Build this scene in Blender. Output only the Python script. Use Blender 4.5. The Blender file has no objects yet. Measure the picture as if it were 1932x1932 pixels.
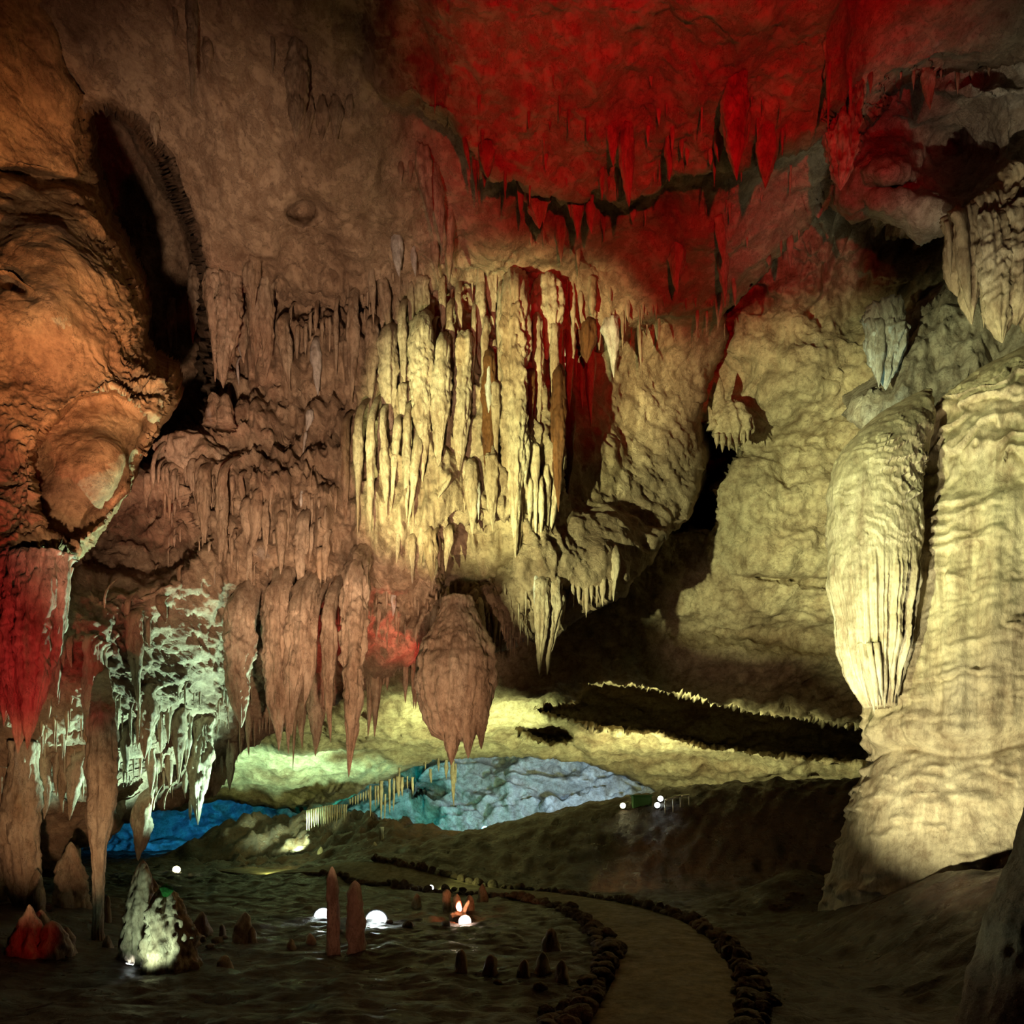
import bpy, math, random
import numpy as np
from mathutils import Vector
from mathutils.bvhtree import BVHTree

random.seed(11)
SC = bpy.context.scene
COL = SC.collection
F, CX, HY, CH = 1200.0, 966.0, 1560.0, 1.7     # focal length in pixels, principal column, horizon row, eye height


def W(px, py, d):
    """World point seen at picture position (px, py) at distance d along the view axis."""
    px, py, d = np.broadcast_arrays(np.asarray(px, float), np.asarray(py, float), np.asarray(d, float))
    return np.stack([(px - CX) / F * d, d, CH + (HY - py) / F * d], -1)


# ---------------------------------------------------------------- noise
_r = np.random.RandomState(7)
PERM = np.concatenate([_r.permutation(256)] * 3)
GR = _r.normal(size=(256, 3))
GR /= np.linalg.norm(GR, axis=1)[:, None]
GR = GR.astype(np.float32)


def noise3(p):
    p = np.asarray(p, np.float32)
    i = np.floor(p).astype(np.int32)
    f = p - i
    i &= 255
    u = f * f * f * (f * (f * 6 - 15) + 10)
    out = np.zeros(p.shape[:-1], np.float32)
    for dx in (0, 1):
        wx = u[..., 0] if dx else 1 - u[..., 0]
        ix = PERM[(i[..., 0] + dx) & 255]
        for dy in (0, 1):
            wy = u[..., 1] if dy else 1 - u[..., 1]
            iy = PERM[ix + ((i[..., 1] + dy) & 255)]
            for dz in (0, 1):
                wz = u[..., 2] if dz else 1 - u[..., 2]
                g = GR[PERM[iy + ((i[..., 2] + dz) & 255)]]
                out += wx * wy * wz * (g[..., 0] * (f[..., 0] - dx) + g[..., 1] * (f[..., 1] - dy) + g[..., 2] * (f[..., 2] - dz))
    return out * 1.6


def fbm(p, o=4, g=0.5, lac=2.03):
    p = np.asarray(p, np.float32)
    s, a = 0, 1.0
    for k in range(o):
        s = s + a * noise3(p + 17.3 * k)
        p = p * lac
        a *= g
    return s


def ridged(p, o=3, g=0.5):
    p = np.asarray(p, np.float32)
    s, a = 0, 1.0
    for k in range(o):
        s = s + a * (1 - 2.2 * np.abs(noise3(p + 9.1 * k)))
        p = p * 2.07
        a *= g
    return s


def sm(x, a, b):
    t = np.clip((np.asarray(x, float) - a) / (b - a), 0, 1)
    return t * t * (3 - 2 * t)


def blob(px, py, cx, cy, rx, ry):
    return np.exp(-((px - cx) / rx) ** 2 - ((py - cy) / ry) ** 2)


def sdist(px, py, poly):
    """Signed distance to a polygon, positive inside."""
    x, y = px.ravel().astype(np.float32), py.ravel().astype(np.float32)
    best = np.full(x.shape, 1e12, np.float32)
    ins = np.zeros(x.shape, bool)
    n = len(poly)
    for k in range(n):
        ax, ay = poly[k]
        bx, by = poly[(k + 1) % n]
        ex, ey = bx - ax, by - ay
        t = np.clip(((x - ax) * ex + (y - ay) * ey) / (ex * ex + ey * ey + 1e-9), 0, 1)
        best = np.minimum(best, (x - ax - t * ex) ** 2 + (y - ay - t * ey) ** 2)
        if ay != by:
            c = ((ay > y) != (by > y)) & (x < (bx - ax) * (y - ay) / (by - ay) + ax)
            ins ^= c
    d = np.sqrt(best)
    return np.where(ins, d, -d).reshape(px.shape)


def hollow(px, py, poly, w):
    """1 inside the polygon, 0 outside, soft over w pixels."""
    x0, y0 = np.min(poly, 0) - w - 2
    x1, y1 = np.max(poly, 0) + w + 2
    out = np.zeros(px.shape)
    m = (px > x0) & (px < x1) & (py > y0) & (py < y1)
    out[m] = sm(sdist(px[m], py[m], poly), -w * 0.5, w * 0.5)
    return out


# ---------------------------------------------------------------- meshes and objects
def link_mesh(name, V, faces, mat, origin=None, parent=None, smooth=True):
    """faces: list of integer arrays (n,3)/(n,4). V in world space; the object stands at origin."""
    V = np.asarray(V, np.float32)
    if origin is None:
        origin = np.zeros(3)
    origin = np.asarray(origin, float)
    me = bpy.data.meshes.new(name)
    arrs = [np.asarray(f, np.int32) for f in faces if len(f)]
    me.vertices.add(len(V))
    me.vertices.foreach_set('co', (V - origin).astype(np.float32).ravel())
    loops = np.concatenate([a.ravel() for a in arrs])
    tot = np.concatenate([np.full(len(a), a.shape[1], np.int32) for a in arrs])
    start = np.concatenate([[0], np.cumsum(tot)[:-1]]).astype(np.int32)
    me.loops.add(len(loops))
    me.loops.foreach_set('vertex_index', loops)
    me.polygons.add(len(tot))
    me.polygons.foreach_set('loop_start', start)
    me.polygons.foreach_set('loop_total', tot)
    me.polygons.foreach_set('use_smooth', np.full(len(tot), smooth, bool))
    me.update(calc_edges=True)
    me.validate()
    me.materials.append(mat)
    o = bpy.data.objects.new(name, me)
    COL.objects.link(o)
    if parent is not None:
        o.parent = parent
        o.location = Vector(origin) - Vector(parent['at'])
    else:
        o.location = Vector(origin)
    o['at'] = [float(v) for v in origin]
    return o


def empty(name, at):
    o = bpy.data.objects.new(name, None)
    o.empty_display_size = 0.2
    COL.objects.link(o)
    o.location = Vector(at)
    o['at'] = [float(v) for v in at]
    return o


def tag(o, label=None, cat=None, group=None, kind=None):
    for k, v in (('label', label), ('category', cat), ('group', group), ('kind', kind)):
        if v:
            o[k] = v
    return o


def join(parts):
    V, Q = [], {3: [], 4: []}
    b = 0
    for v, fs in parts:
        V.append(v)
        for f in fs:
            if len(f):
                f = np.asarray(f)
                Q[f.shape[1]].append(f + b)
        b += len(v)
    return np.concatenate(V), [np.concatenate(q) for q in Q.values() if q]


def tube(S, RX, RY, nang, disp=None, front=0.0):
    """Rings around vertical axis stations S (n,3); disp(P, th, t) returns radial displacement in metres. Closed at both ends."""
    S = np.asarray(S, float)
    n = len(S)
    th = np.linspace(0, 2 * math.pi, nang, endpoint=False)
    if front:
        th = th - front * np.cos(th)               # crowd the angles to the -y side
    RX = np.broadcast_to(RX, (n,))
    RY = np.broadcast_to(RY, (n,))
    P = np.empty((n, nang, 3))
    P[..., 0] = S[:, None, 0] + RX[:, None] * np.cos(th)
    P[..., 1] = S[:, None, 1] + RY[:, None] * np.sin(th)
    P[..., 2] = S[:, None, 2]
    if disp is not None:
        t = np.linspace(0, 1, n)[:, None] * np.ones((1, nang))
        dd = disp(P, np.broadcast_to(th, (n, nang)), t)
        P[..., 0] += dd * np.cos(th)
        P[..., 1] += dd * np.sin(th)
    V = P.reshape(-1, 3)
    i = np.arange(n - 1)[:, None] * nang
    j = np.arange(nang)[None]
    jn = (j + 1) % nang
    q = np.stack([i + j, i + nang + j, i + nang + jn, i + jn], -1).reshape(-1, 4)
    c0 = S[0]
    c1 = S[-1]
    V = np.concatenate([V, [c0, c1]])
    a = np.arange(nang)
    t0 = np.stack([np.full(nang, n * nang), a, (a + 1) % nang], -1)
    b = (n - 1) * nang
    t1 = np.stack([np.full(nang, n * nang + 1), b + (a + 1) % nang, b + a], -1)
    return V, [q, np.concatenate([t0, t1])]


def box(c, s, bev=0.0, rz=0.0, rx=0.0):
    """Bevelled box as (verts, faces): c centre, s full size."""
    import bmesh
    from mathutils import Matrix
    bm = bmesh.new()
    bmesh.ops.create_cube(bm, size=1.0)
    bmesh.ops.scale(bm, vec=Vector(s), verts=bm.verts)
    if bev:
        bmesh.ops.bevel(bm, geom=bm.edges[:], offset=bev, segments=2, affect='EDGES', profile=0.5)
    bmesh.ops.transform(bm, matrix=Matrix.Translation(Vector(c)) @ Matrix.Rotation(rz, 4, 'Z') @ Matrix.Rotation(rx, 4, 'X'), verts=bm.verts)
    bmesh.ops.triangulate(bm, faces=bm.faces[:])
    bm.verts.index_update()
    V = np.array([v.co[:] for v in bm.verts])
    T = np.array([[v.index for v in f.verts] for f in bm.faces])
    bm.free()
    return V, [T]


def rod(a, b, r, n=8):
    a, b = np.asarray(a, float), np.asarray(b, float)
    d = b - a
    L = np.linalg.norm(d)
    d = d / L
    u = np.cross(d, [0.3, 0.9, 0.1])
    u /= np.linalg.norm(u)
    v = np.cross(d, u)
    th = np.linspace(0, 2 * math.pi, n, endpoint=False)
    ring = (np.cos(th)[:, None] * u + np.sin(th)[:, None] * v) * r
    V = np.concatenate([a + ring, b + ring, [a, b]])
    k = np.arange(n)
    kn = (k + 1) % n
    return V, [np.stack([k, kn, n + kn, n + k], -1), np.concatenate([np.stack([np.full(n, 2 * n), kn, k], -1), np.stack([np.full(n, 2 * n + 1), n + k, n + kn], -1)])]


# ---------------------------------------------------------------- materials
def rock_mat(name, cols, scale=0.55, bump=0.6, fine=9.0, rough=(0.55, 0.85), stretch=1.0, spec=0.35, white=0.0, crack=0.2, dist=0.08, vein=0.45):
    m = bpy.data.materials.new(name)
    m.use_nodes = True
    nt = m.node_tree
    N, L = nt.nodes, nt.links
    N.clear()
    out = N.new('ShaderNodeOutputMaterial')
    bs = N.new('ShaderNodeBsdfPrincipled')
    L.new(bs.outputs[0], out.inputs[0])
    geo = N.new('ShaderNodeNewGeometry')
    mp = N.new('ShaderNodeMapping')
    mp.inputs['Scale'].default_value = (1, 1, stretch)
    L.new(geo.outputs['Position'], mp.inputs[0])

    def nz(sc, det=6, ro=0.6, d=0.0, src=None):
        t = N.new('ShaderNodeTexNoise')
        t.inputs['Scale'].default_value = sc
        t.inputs['Detail'].default_value = det
        t.inputs['Roughness'].default_value = ro
        t.inputs['Distortion'].default_value = d
        L.new(src or mp.outputs[0], t.inputs['Vector'])
        return t.outputs['Fac']
    base = nz(scale, 5, 0.62, 0.25)
    ramp = N.new('ShaderNodeValToRGB')
    e = ramp.color_ramp.elements
    n = len(cols)
    pos = [0.30 + 0.42 * k / (n - 1) for k in range(n)]
    e[0].position, e[0].color = pos[0], (*cols[0], 1)
    e[1].position, e[1].color = pos[-1], (*cols[-1], 1)
    for k in range(1, n - 1):
        q = e.new(pos[k])
        q.color = (*cols[k], 1)
    L.new(base, ramp.inputs[0])
    col = ramp.outputs[0]
    # mottling
    mx = N.new('ShaderNodeMix')
    mx.data_type = 'RGBA'
    mx.blend_type = 'MULTIPLY'
    r2 = N.new('ShaderNodeValToRGB')
    r2.color_ramp.elements[0].position, r2.color_ramp.elements[0].color = 0.36, (0.42, 0.34, 0.29, 1)
    r2.color_ramp.elements[1].position, r2.color_ramp.elements[1].color = 0.60, (1.1, 1.08, 1.05, 1)
    L.new(nz(scale * 7, 7, 0.8, 0.15), r2.inputs[0])
    mx.inputs[0].default_value = 0.9
    L.new(col, mx.inputs[6])
    L.new(r2.outputs[0], mx.inputs[7])
    col = mx.outputs[2]
    if white:
        mw = N.new('ShaderNodeMix')
        mw.data_type = 'RGBA'
        rw = N.new('ShaderNodeValToRGB')
        rw.color_ramp.elements[0].position, rw.color_ramp.elements[0].color = 0.66, (0, 0, 0, 1)
        rw.color_ramp.elements[1].position, rw.color_ramp.elements[1].color = 0.74, (white, white, white, 1)
        L.new(nz(scale * 1.6, 5, 0.6, 0.3), rw.inputs[0])
        L.new(rw.outputs[0], mw.inputs[0])
        L.new(col, mw.inputs[6])
        mw.inputs[7].default_value = (0.68, 0.66, 0.64, 1)
        col = mw.outputs[2]
    # dark pits and hairline veins
    wv0 = N.new('ShaderNodeTexNoise')
    wv0.inputs['Scale'].default_value = fine * 0.45
    wv0.inputs['Detail'].default_value = 6
    wv0.inputs['Roughness'].default_value = 0.7
    wv0.inputs['Distortion'].default_value = 0.2
    L.new(mp.outputs[0], wv0.inputs['Vector'])
    sb = N.new('ShaderNodeMath')
    sb.operation = 'SUBTRACT'
    sb.inputs[1].default_value = 0.5
    L.new(wv0.outputs['Fac'], sb.inputs[0])
    ab = N.new('ShaderNodeMath')
    ab.operation = 'ABSOLUTE'
    L.new(sb.outputs[0], ab.inputs[0])
    vr = N.new('ShaderNodeMapRange')
    vr.inputs['From Max'].default_value = 0.012
    vr.inputs['To Min'].default_value = vein
    L.new(ab.outputs[0], vr.inputs[0])
    mv = N.new('ShaderNodeMix')
    mv.data_type = 'RGBA'
    mv.blend_type = 'MULTIPLY'
    mv.inputs[0].default_value = 1.0
    cv = N.new('ShaderNodeCombineColor')
    for kk in range(3):
        L.new(vr.outputs[0], cv.inputs[kk])
    L.new(col, mv.inputs[6])
    L.new(cv.outputs[0], mv.inputs[7])
    col = mv.outputs[2]
    L.new(col, bs.inputs['Base Color'])
    # roughness
    mr = N.new('ShaderNodeMapRange')
    mr.inputs['From Min'].default_value = 0.35
    mr.inputs['From Max'].default_value = 0.65
    mr.inputs['To Min'].default_value = rough[0]
    mr.inputs['To Max'].default_value = rough[1]
    L.new(nz(scale * 3, 4), mr.inputs[0])
    L.new(mr.outputs[0], bs.inputs['Roughness'])
    bs.inputs['Specular IOR Level'].default_value = spec
    # relief: pits, grain and hairline cracks
    b1 = N.new('ShaderNodeBump')
    b1.inputs['Strength'].default_value = bump
    b1.inputs['Distance'].default_value = dist
    L.new(nz(fine, 7, 0.78, 0.1), b1.inputs['Height'])
    last = b1
    if crack:
        vz = N.new('ShaderNodeTexVoronoi')
        vz.feature = 'DISTANCE_TO_EDGE'
        vz.inputs['Scale'].default_value = fine * 0.22
        wv = N.new('ShaderNodeTexNoise')
        wv.inputs['Scale'].default_value = fine * 0.3
        wv.inputs['Detail'].default_value = 2
        ad = N.new('ShaderNodeVectorMath')
        ad.operation = 'MULTIPLY_ADD'
        ad.inputs[1].default_value = (0.9, 0.9, 0.9)
        L.new(mp.outputs[0], wv.inputs['Vector'])
        L.new(wv.outputs['Color'], ad.inputs[0])
        L.new(mp.outputs[0], ad.inputs[2])
        L.new(ad.outputs[0], vz.inputs['Vector'])
        cl = N.new('ShaderNodeMapRange')
        cl.inputs['From Max'].default_value = 0.045
        L.new(vz.outputs['Distance'], cl.inputs[0])
        b2 = N.new('ShaderNodeBump')
        b2.inputs['Strength'].default_value = crack
        b2.inputs['Distance'].default_value = dist
        L.new(cl.outputs[0], b2.inputs['Height'])
        L.new(b1.outputs[0], b2.inputs['Normal'])
        last = b2
    L.new(last.outputs[0], bs.inputs['Normal'])
    return m


def plain_mat(name, col, rough=0.5, metal=0.0, emit=None, strength=0.0):
    m = bpy.data.materials.new(name)
    m.use_nodes = True
    nt = m.node_tree
    bs = nt.nodes['Principled BSDF']
    t = nt.nodes.new('ShaderNodeTexNoise')
    t.inputs['Scale'].default_value = 22
    t.inputs['Detail'].default_value = 4
    mx = nt.nodes.new('ShaderNodeMix')
    mx.data_type = 'RGBA'
    mx.inputs[6].default_value = (*[c * 0.75 for c in col], 1)
    mx.inputs[7].default_value = (*[min(1, c * 1.2) for c in col], 1)
    nt.links.new(t.outputs[0], mx.inputs[0])
    nt.links.new(mx.outputs[2], bs.inputs['Base Color'])
    bs.inputs['Roughness'].default_value = rough
    bs.inputs['Metallic'].default_value = metal
    if emit:
        bs.inputs['Emission Color'].default_value = (*emit, 1)
        bs.inputs['Emission Strength'].default_value = strength
    return m


M = {}
M['ceil'] = rock_mat('limestone', [(0.22, 0.14, 0.09), (0.40, 0.29, 0.20), (0.50, 0.38, 0.27), (0.42, 0.27, 0.17)], 0.45, 0.8, 7.0, white=0.35)
M['left'] = rock_mat('ochre_limestone', [(0.30, 0.16, 0.08), (0.46, 0.28, 0.14), (0.55, 0.38, 0.20), (0.44, 0.30, 0.22)], 0.5, 0.6, 5.0)
M['wallr'] = rock_mat('pale_limestone', [(0.28, 0.18, 0.11), (0.50, 0.39, 0.26), (0.60, 0.50, 0.34), (0.46, 0.34, 0.22)], 0.35, 0.8, 5.0, white=0.2)
M['far'] = rock_mat('white_limestone', [(0.34, 0.31, 0.28), (0.58, 0.56, 0.53), (0.70, 0.69, 0.67), (0.52, 0.48, 0.42)], 0.28, 1.0, 2.2, dist=0.15)
M['grey'] = rock_mat('grey_limestone', [(0.20, 0.16, 0.13), (0.40, 0.34, 0.28), (0.55, 0.49, 0.42), (0.36, 0.28, 0.20)], 0.5, 0.9, 6.0)
M['stal'] = rock_mat('dripstone', [(0.27, 0.17, 0.10), (0.46, 0.34, 0.24), (0.56, 0.46, 0.35), (0.48, 0.31, 0.18)], 0.8, 0.8, 11.0, stretch=0.35, white=0.4, crack=0.25, rough=(0.45, 0.8), dist=0.04)
M['stalw'] = rock_mat('white_dripstone', [(0.52, 0.47, 0.42), (0.66, 0.63, 0.6), (0.72, 0.71, 0.7)], 0.8, 0.5, 11.0, stretch=0.35, crack=0, rough=(0.4, 0.7))
M['stalb'] = rock_mat('rusty_shaded_dripstone', [(0.10, 0.035, 0.012), (0.17, 0.065, 0.022), (0.22, 0.10, 0.04)], 0.9, 0.8, 11.0, stretch=0.25, crack=0.2, rough=(0.4, 0.7))  # rusty brown stone, its colour darkened further to stand for shade
M['flow'] = rock_mat('flowstone', [(0.40, 0.30, 0.19), (0.60, 0.51, 0.35), (0.68, 0.60, 0.44), (0.56, 0.46, 0.31)], 0.5, 0.7, 13.0, stretch=0.3, crack=0.0, rough=(0.35, 0.7), spec=0.45, dist=0.05, vein=0.7)
M['floor'] = rock_mat('cave_mud', [(0.032, 0.013, 0.007), (0.068, 0.029, 0.015), (0.10, 0.048, 0.026), (0.055, 0.026, 0.013)], 0.8, 1.0, 7.0, rough=(0.22, 0.7), spec=0.5, crack=0.3, dist=0.08)
M['path'] = rock_mat('worn_concrete', [(0.14, 0.10, 0.06), (0.21, 0.155, 0.09), (0.26, 0.20, 0.12)], 1.2, 0.35, 14.0, crack=0.15, dist=0.02)
M['stone'] = rock_mat('rubble_stone', [(0.12, 0.075, 0.05), (0.22, 0.15, 0.10), (0.28, 0.20, 0.14)], 1.5, 0.9, 9.0, crack=0.3)
M['metal'] = plain_mat('dark_painted_metal', (0.03, 0.03, 0.035), 0.45, 0.6)
M['steel'] = plain_mat('pale_steel', (0.6, 0.6, 0.58), 0.35, 0.8)
M['green'] = plain_mat('green_paint', (0.12, 0.30, 0.12), 0.6)
M['moss'] = rock_mat('moss', [(0.02, 0.12, 0.02), (0.04, 0.3, 0.05), (0.10, 0.42, 0.08)], 4, 1.0, 30, crack=0, spec=0.2)
# ---------------------------------------------------------------- cave shell
BV = {}


def depth_table(px, py, xs, ys, D, blur=0):
    D = np.asarray(D, float)
    xs, ys = np.asarray(xs, float), np.asarray(ys, float)
    x, y = np.clip(px, xs[0], xs[-1]), np.clip(py, ys[0], ys[-1])
    i = np.clip(np.searchsorted(xs, x, 'right') - 1, 0, len(xs) - 2)
    j = np.clip(np.searchsorted(ys, y, 'right') - 1, 0, len(ys) - 2)
    fx = (x - xs[i]) / (xs[i + 1] - xs[i])
    fy = (y - ys[j]) / (ys[j + 1] - ys[j])
    d = (D[j, i] * (1 - fx) + D[j, i + 1] * fx) * (1 - fy) + (D[j + 1, i] * (1 - fx) + D[j + 1, i + 1] * fx) * fy
    for _ in range(3):
        if blur:
            for ax in (0, 1):
                pad = [(0, 0), (0, 0)]
                pad[ax] = (blur, blur)
                e = np.pad(d, pad, 'edge')
                c = np.cumsum(e, ax)
                z = np.zeros_like(np.take(c, [0], ax))
                c = np.concatenate([z, c], ax)
                n = d.shape[ax]
                d = (np.take(c, range(2 * blur + 1, 2 * blur + 1 + n), ax) - np.take(c, range(0, n), ax)) / (2 * blur + 1)
    return d


def shell(name, poly, cell, depth, disp, mat, edge=(60, 1.2), back=5.0, jit=8.0, jscale=26.0, label=None, kind='structure'):
    """A rock face with its own outline, rounded rim and a return that runs back into the rock behind it."""
    poly = np.asarray(poly, float)
    mg = 4 * cell
    x0, y0 = poly.min(0) - mg - jit
    x1, y1 = poly.max(0) + mg + jit
    px, py = np.meshgrid(np.arange(x0, x1, cell), np.arange(y0, y1, cell))
    s = sdist(px, py, poly)
    if jit:
        q = np.stack([px / jscale, py / jscale, np.full(px.shape, 3.7)], -1)
        s = s + jit * fbm(q, 4, 0.6) * np.exp(-np.abs(s) / (6 * jit))
    d = depth(px, py)
    e = np.clip(s / edge[0], 0, 1)
    d = d + edge[1] * (1 - np.sqrt(np.maximum(0, 1 - (1 - e) ** 2)))
    P = W(px, py, d)
    gy, gx = np.gradient(P, axis=(0, 1))
    nrm = np.cross(gx, gy)
    nrm /= np.linalg.norm(nrm, axis=-1, keepdims=True) + 1e-9
    view = P - np.array([0, 0, CH])
    flip = np.sign((nrm * view).sum(-1, keepdims=True))
    nrm = -nrm * flip
    view /= np.linalg.norm(view, axis=-1, keepdims=True)
    nrm = nrm * 0.75 - view * 0.25
    dd = disp(P, px, py) * sm(s, -2 * cell, edge[0] * 0.35 + 2 * cell)
    P = P + nrm * dd[..., None]
    out = np.clip(-s / mg, 0, 1)[..., None]
    P = P + (view + np.array([0, 0, 0.10])) * out * back
    keep = s > -mg
    ny, nx = px.shape
    idx = np.arange(ny * nx).reshape(ny, nx)
    f = np.stack([idx[:-1, :-1], idx[1:, :-1], idx[1:, 1:], idx[:-1, 1:]], -1).reshape(-1, 4)
    f = f[keep.ravel()[f].all(1)]
    used = np.zeros(ny * nx, bool)
    used[f] = True
    remap = np.cumsum(used) - 1
    V = P.reshape(-1, 3)[used]
    f = remap[f]
    o = link_mesh(name, V, [f], mat)
    o['kind'] = kind
    BV[name] = BVHTree.FromPolygons(V[:, :].tolist(), f.tolist())
    return o


def hit(px, py, names=None):
    """Nearest shell point along the line of sight through (px, py)."""
    o = Vector((0, 0, CH))
    v = Vector(((px - CX) / F, 1, (HY - py) / F)).normalized()
    best = None
    for n in (names or BV):
        h = BV[n].ray_cast(o, v)
        if h[0] is not None and (best is None or h[3] < best[1]):
            best = (h[0], h[3])
    return None if best is None else np.array(best[0])


Q = 3.3          # shell grid step in picture pixels

# --- the main roof with the hanging mass in the middle and the low slope on the left
LIP = [(-520, -620), (2520, -620), (2520, 140), (1932, 142), (1800, 140), (1700, 165), (1640, 245), (1612, 330), (1583, 372), (1540, 414), (1500, 455), (1450, 508), (1400, 560),
       (1368, 596), (1372, 640), (1350, 700), (1325, 760), (1322, 830), (1330, 880), (1318, 930), (1296, 985), (1250, 1022), (1232, 1060), (1200, 1092), (1178, 1128), (1120, 1150),
       (1060, 1188), (1000, 1200), (950, 1232), (900, 1240), (850, 1250), (790, 1255), (750, 1262), (720, 1280), (690, 1300), (620, 1335), (560, 1360), (500, 1392), (460, 1420), (425, 1440),
       (412, 1462), (425, 1482), (408, 1500), (360, 1515), (290, 1527), (255, 1545), (235, 1552), (215, 1580), (200, 1592), (146, 1597), (140, 1645), (-520, 1700)]
XS = [-500, 0, 200, 400, 600, 800, 1000, 1200, 1400, 1600, 1900, 2500]
YS = [-600, 0, 200, 400, 550, 700, 850, 1000, 1100, 1200, 1300, 1400, 1500, 1650]
DD = [[6.4] * 12,
      [8.6, 9.2, 9.2, 9.1, 9.0, 9.0, 9.0, 9.0, 9.0, 9.0, 9.0, 9.0],
      [10, 10.6, 10.4, 10.3, 10.3, 10.3, 10.3, 10.3, 10.3, 10.2, 10.2, 10.2],
      [11.5, 12.0, 12.0, 11.9, 12.0, 12.1, 12.2, 12.2, 12.2, 12.2, 12.2, 12.2],
      [12, 12.5, 12.5, 12.6, 12.9, 13.1, 13.4, 13.8, 14.2, 15, 15, 15],
      [12, 12.5, 12.6, 12.9, 13.0, 12.6, 12.7, 15.2, 16.5, 17, 17, 17],
      [11, 11.5, 12.2, 12.6, 12.7, 12.2, 12.4, 15.5, 17, 17, 17, 17],
      [10, 10.4, 11.1, 11.4, 11.9, 12.1, 12.5, 14.6, 16, 16, 16, 16],
      [9.2, 9.4, 10.0, 11.5, 12.5, 12.7, 12.8, 14.0, 15, 15, 15, 15],
      [8.9, 9.1, 9.6, 12.0, 13.2, 13.5, 13.4, 14.2, 15, 15, 15, 15],
      [9.0, 9.2, 9.8, 12.6, 14.2, 14.6, 14.4, 15, 15, 15, 15, 15],
      [9.5, 9.6, 10.3, 13.2, 14.8, 15, 15, 15, 15, 15, 15, 15],
      [10.4, 10.5, 11.4, 14.2, 15.6, 15, 15, 15, 15, 15, 15, 15],
      [11.5, 11.8, 12.8, 15.5, 17, 15, 15, 15, 15, 15, 15, 15]]
CREV = [(200, 198), (250, 235), (300, 300), (330, 368), (365, 440), (388, 530), (393, 600), (398, 700), (400, 765), (372, 800), (330, 830), (250, 900), (100, 880), (60, 600), (60, 300), (150, 215)]
CAVE = [(245, 930), (330, 935), (382, 1000), (375, 1050), (330, 1085), (200, 1095), (150, 1065), (180, 1000)]
RIGHTSIDE = [(1072, 640), (1130, 640), (1250, 600), (1420, 600), (1420, 1030), (1240, 1010), (1150, 965), (1065, 985), (1052, 900), (1068, 800)]
UNDER = [(820, 1030), (870, 985), (960, 985), (985, 1030), (960, 1080), (940, 1120), (830, 1120)]


def roof_depth(px, py):
    d = depth_table(px, py, XS, YS, DD, 12)
    # the roof drops in a ragged step along the row of roof pendants
    ed = np.interp(px, [640, 740, 850, 905, 1000, 1100, 1200, 1300, 1420, 1560, 1650], [110, 190, 250, 320, 362, 372, 385, 330, 292, 262, 130])
    ed = ed + 16 * noise3(np.stack([px / 28.0, 0 * px, 0 * px + 5.5], -1)) + 14 * noise3(np.stack([px / 75.0, 0 * px, 0 * px + 9.5], -1))
    d = d - 1.15 * sm(ed - py, -6, 20) * sm(px, 660, 860) * sm(px, 1660, 1560) * sm(py, -520, 60)
    d = d + 7.0 * hollow(px, py, np.array(CREV, float), 42)
    d = d + 1.3 * hollow(px, py, np.array(CAVE, float), 40)
    d = d + 0.9 * hollow(px, py, np.array(RIGHTSIDE, float), 40)
    d = d + 0.8 * hollow(px, py, np.array(UNDER, float), 50)
    # folds and steps of the roof
    d = d - 0.55 * blob(px, py, 1060, 1075, 110, 70) - 0.5 * blob(px, py, 860, 1190, 120, 40)
    d = d - 0.5 * blob(px, py, 350, 860, 70, 45) - 0.45 * blob(px, py, 500, 900, 90, 60)
    d = d + 0.7 * blob(px, py, 640, 585, 240, 40) - 0.55 * blob(px, py, 560, 380, 260, 150)
    d = d - 0.5 * blob(px, py, 930, 400, 130, 90) - 0.4 * blob(px, py, 1350, 480, 120, 60)
    d = d + 0.6 * blob(px, py, 570, 398, 26, 16) + 0.35 * blob(px, py, 530, 745, 150, 20)
    d = d + 0.7 * blob(px, py, 905, 560, 80, 28) + 0.6 * blob(px, py, 1130, 500, 60, 40)
    return d


def roof_disp(P, px, py):
    big = fbm(P * 0.55, 3) * 0.30
    med = fbm(P * 1.7, 4, 0.55)
    rough = 0.05 + 0.10 * blob(px, py, 350, 1250, 420, 170) + 0.03 * blob(px, py, 1250, 800, 150, 200) + 0.08 * blob(px, py, 750, 1130, 300, 90) + 0.03 * blob(px, py, 1250, 250, 400, 150)
    out = big + rough * med * 1.5
    wp = P + 0.25 * np.stack([noise3(P * 2.1), noise3(P * 2.1 + 40), noise3(P * 2.1 + 80)], -1)
    grit = np.abs(noise3(wp * np.array([4.1, 4.1, 2.6]))) + 0.6 * fbm(wp * 9.3, 3, 0.6)
    out = out - rough * 0.75 * grit
    # vertical flutes of the dripstone curtain
    fl = np.clip(blob(px, py, 800, 800, 330, 270) * 1.5 + blob(px, py, 480, 930, 230, 170) * 1.2 + blob(px, py, 470, 650, 150, 110) + blob(px, py, 900, 1180, 260, 50) * 0.8, 0, 1) * sm(px, 1090, 1040)
    q = P * np.array([1.9, 1.9, 0.22]) + 0.25 * fbm(P * 0.9, 2)[..., None]
    q2 = P * np.array([5.5, 5.5, 0.5])
    out = out + fl * (0.26 * ridged(q, 2, 0.5) + 0.10 * ridged(q2, 2, 0.6) - 0.2)
    return out


shell('ceiling', LIP, Q, roof_depth, roof_disp, M['ceil'], edge=(34, 0.9), back=5.0, jit=7)

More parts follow.
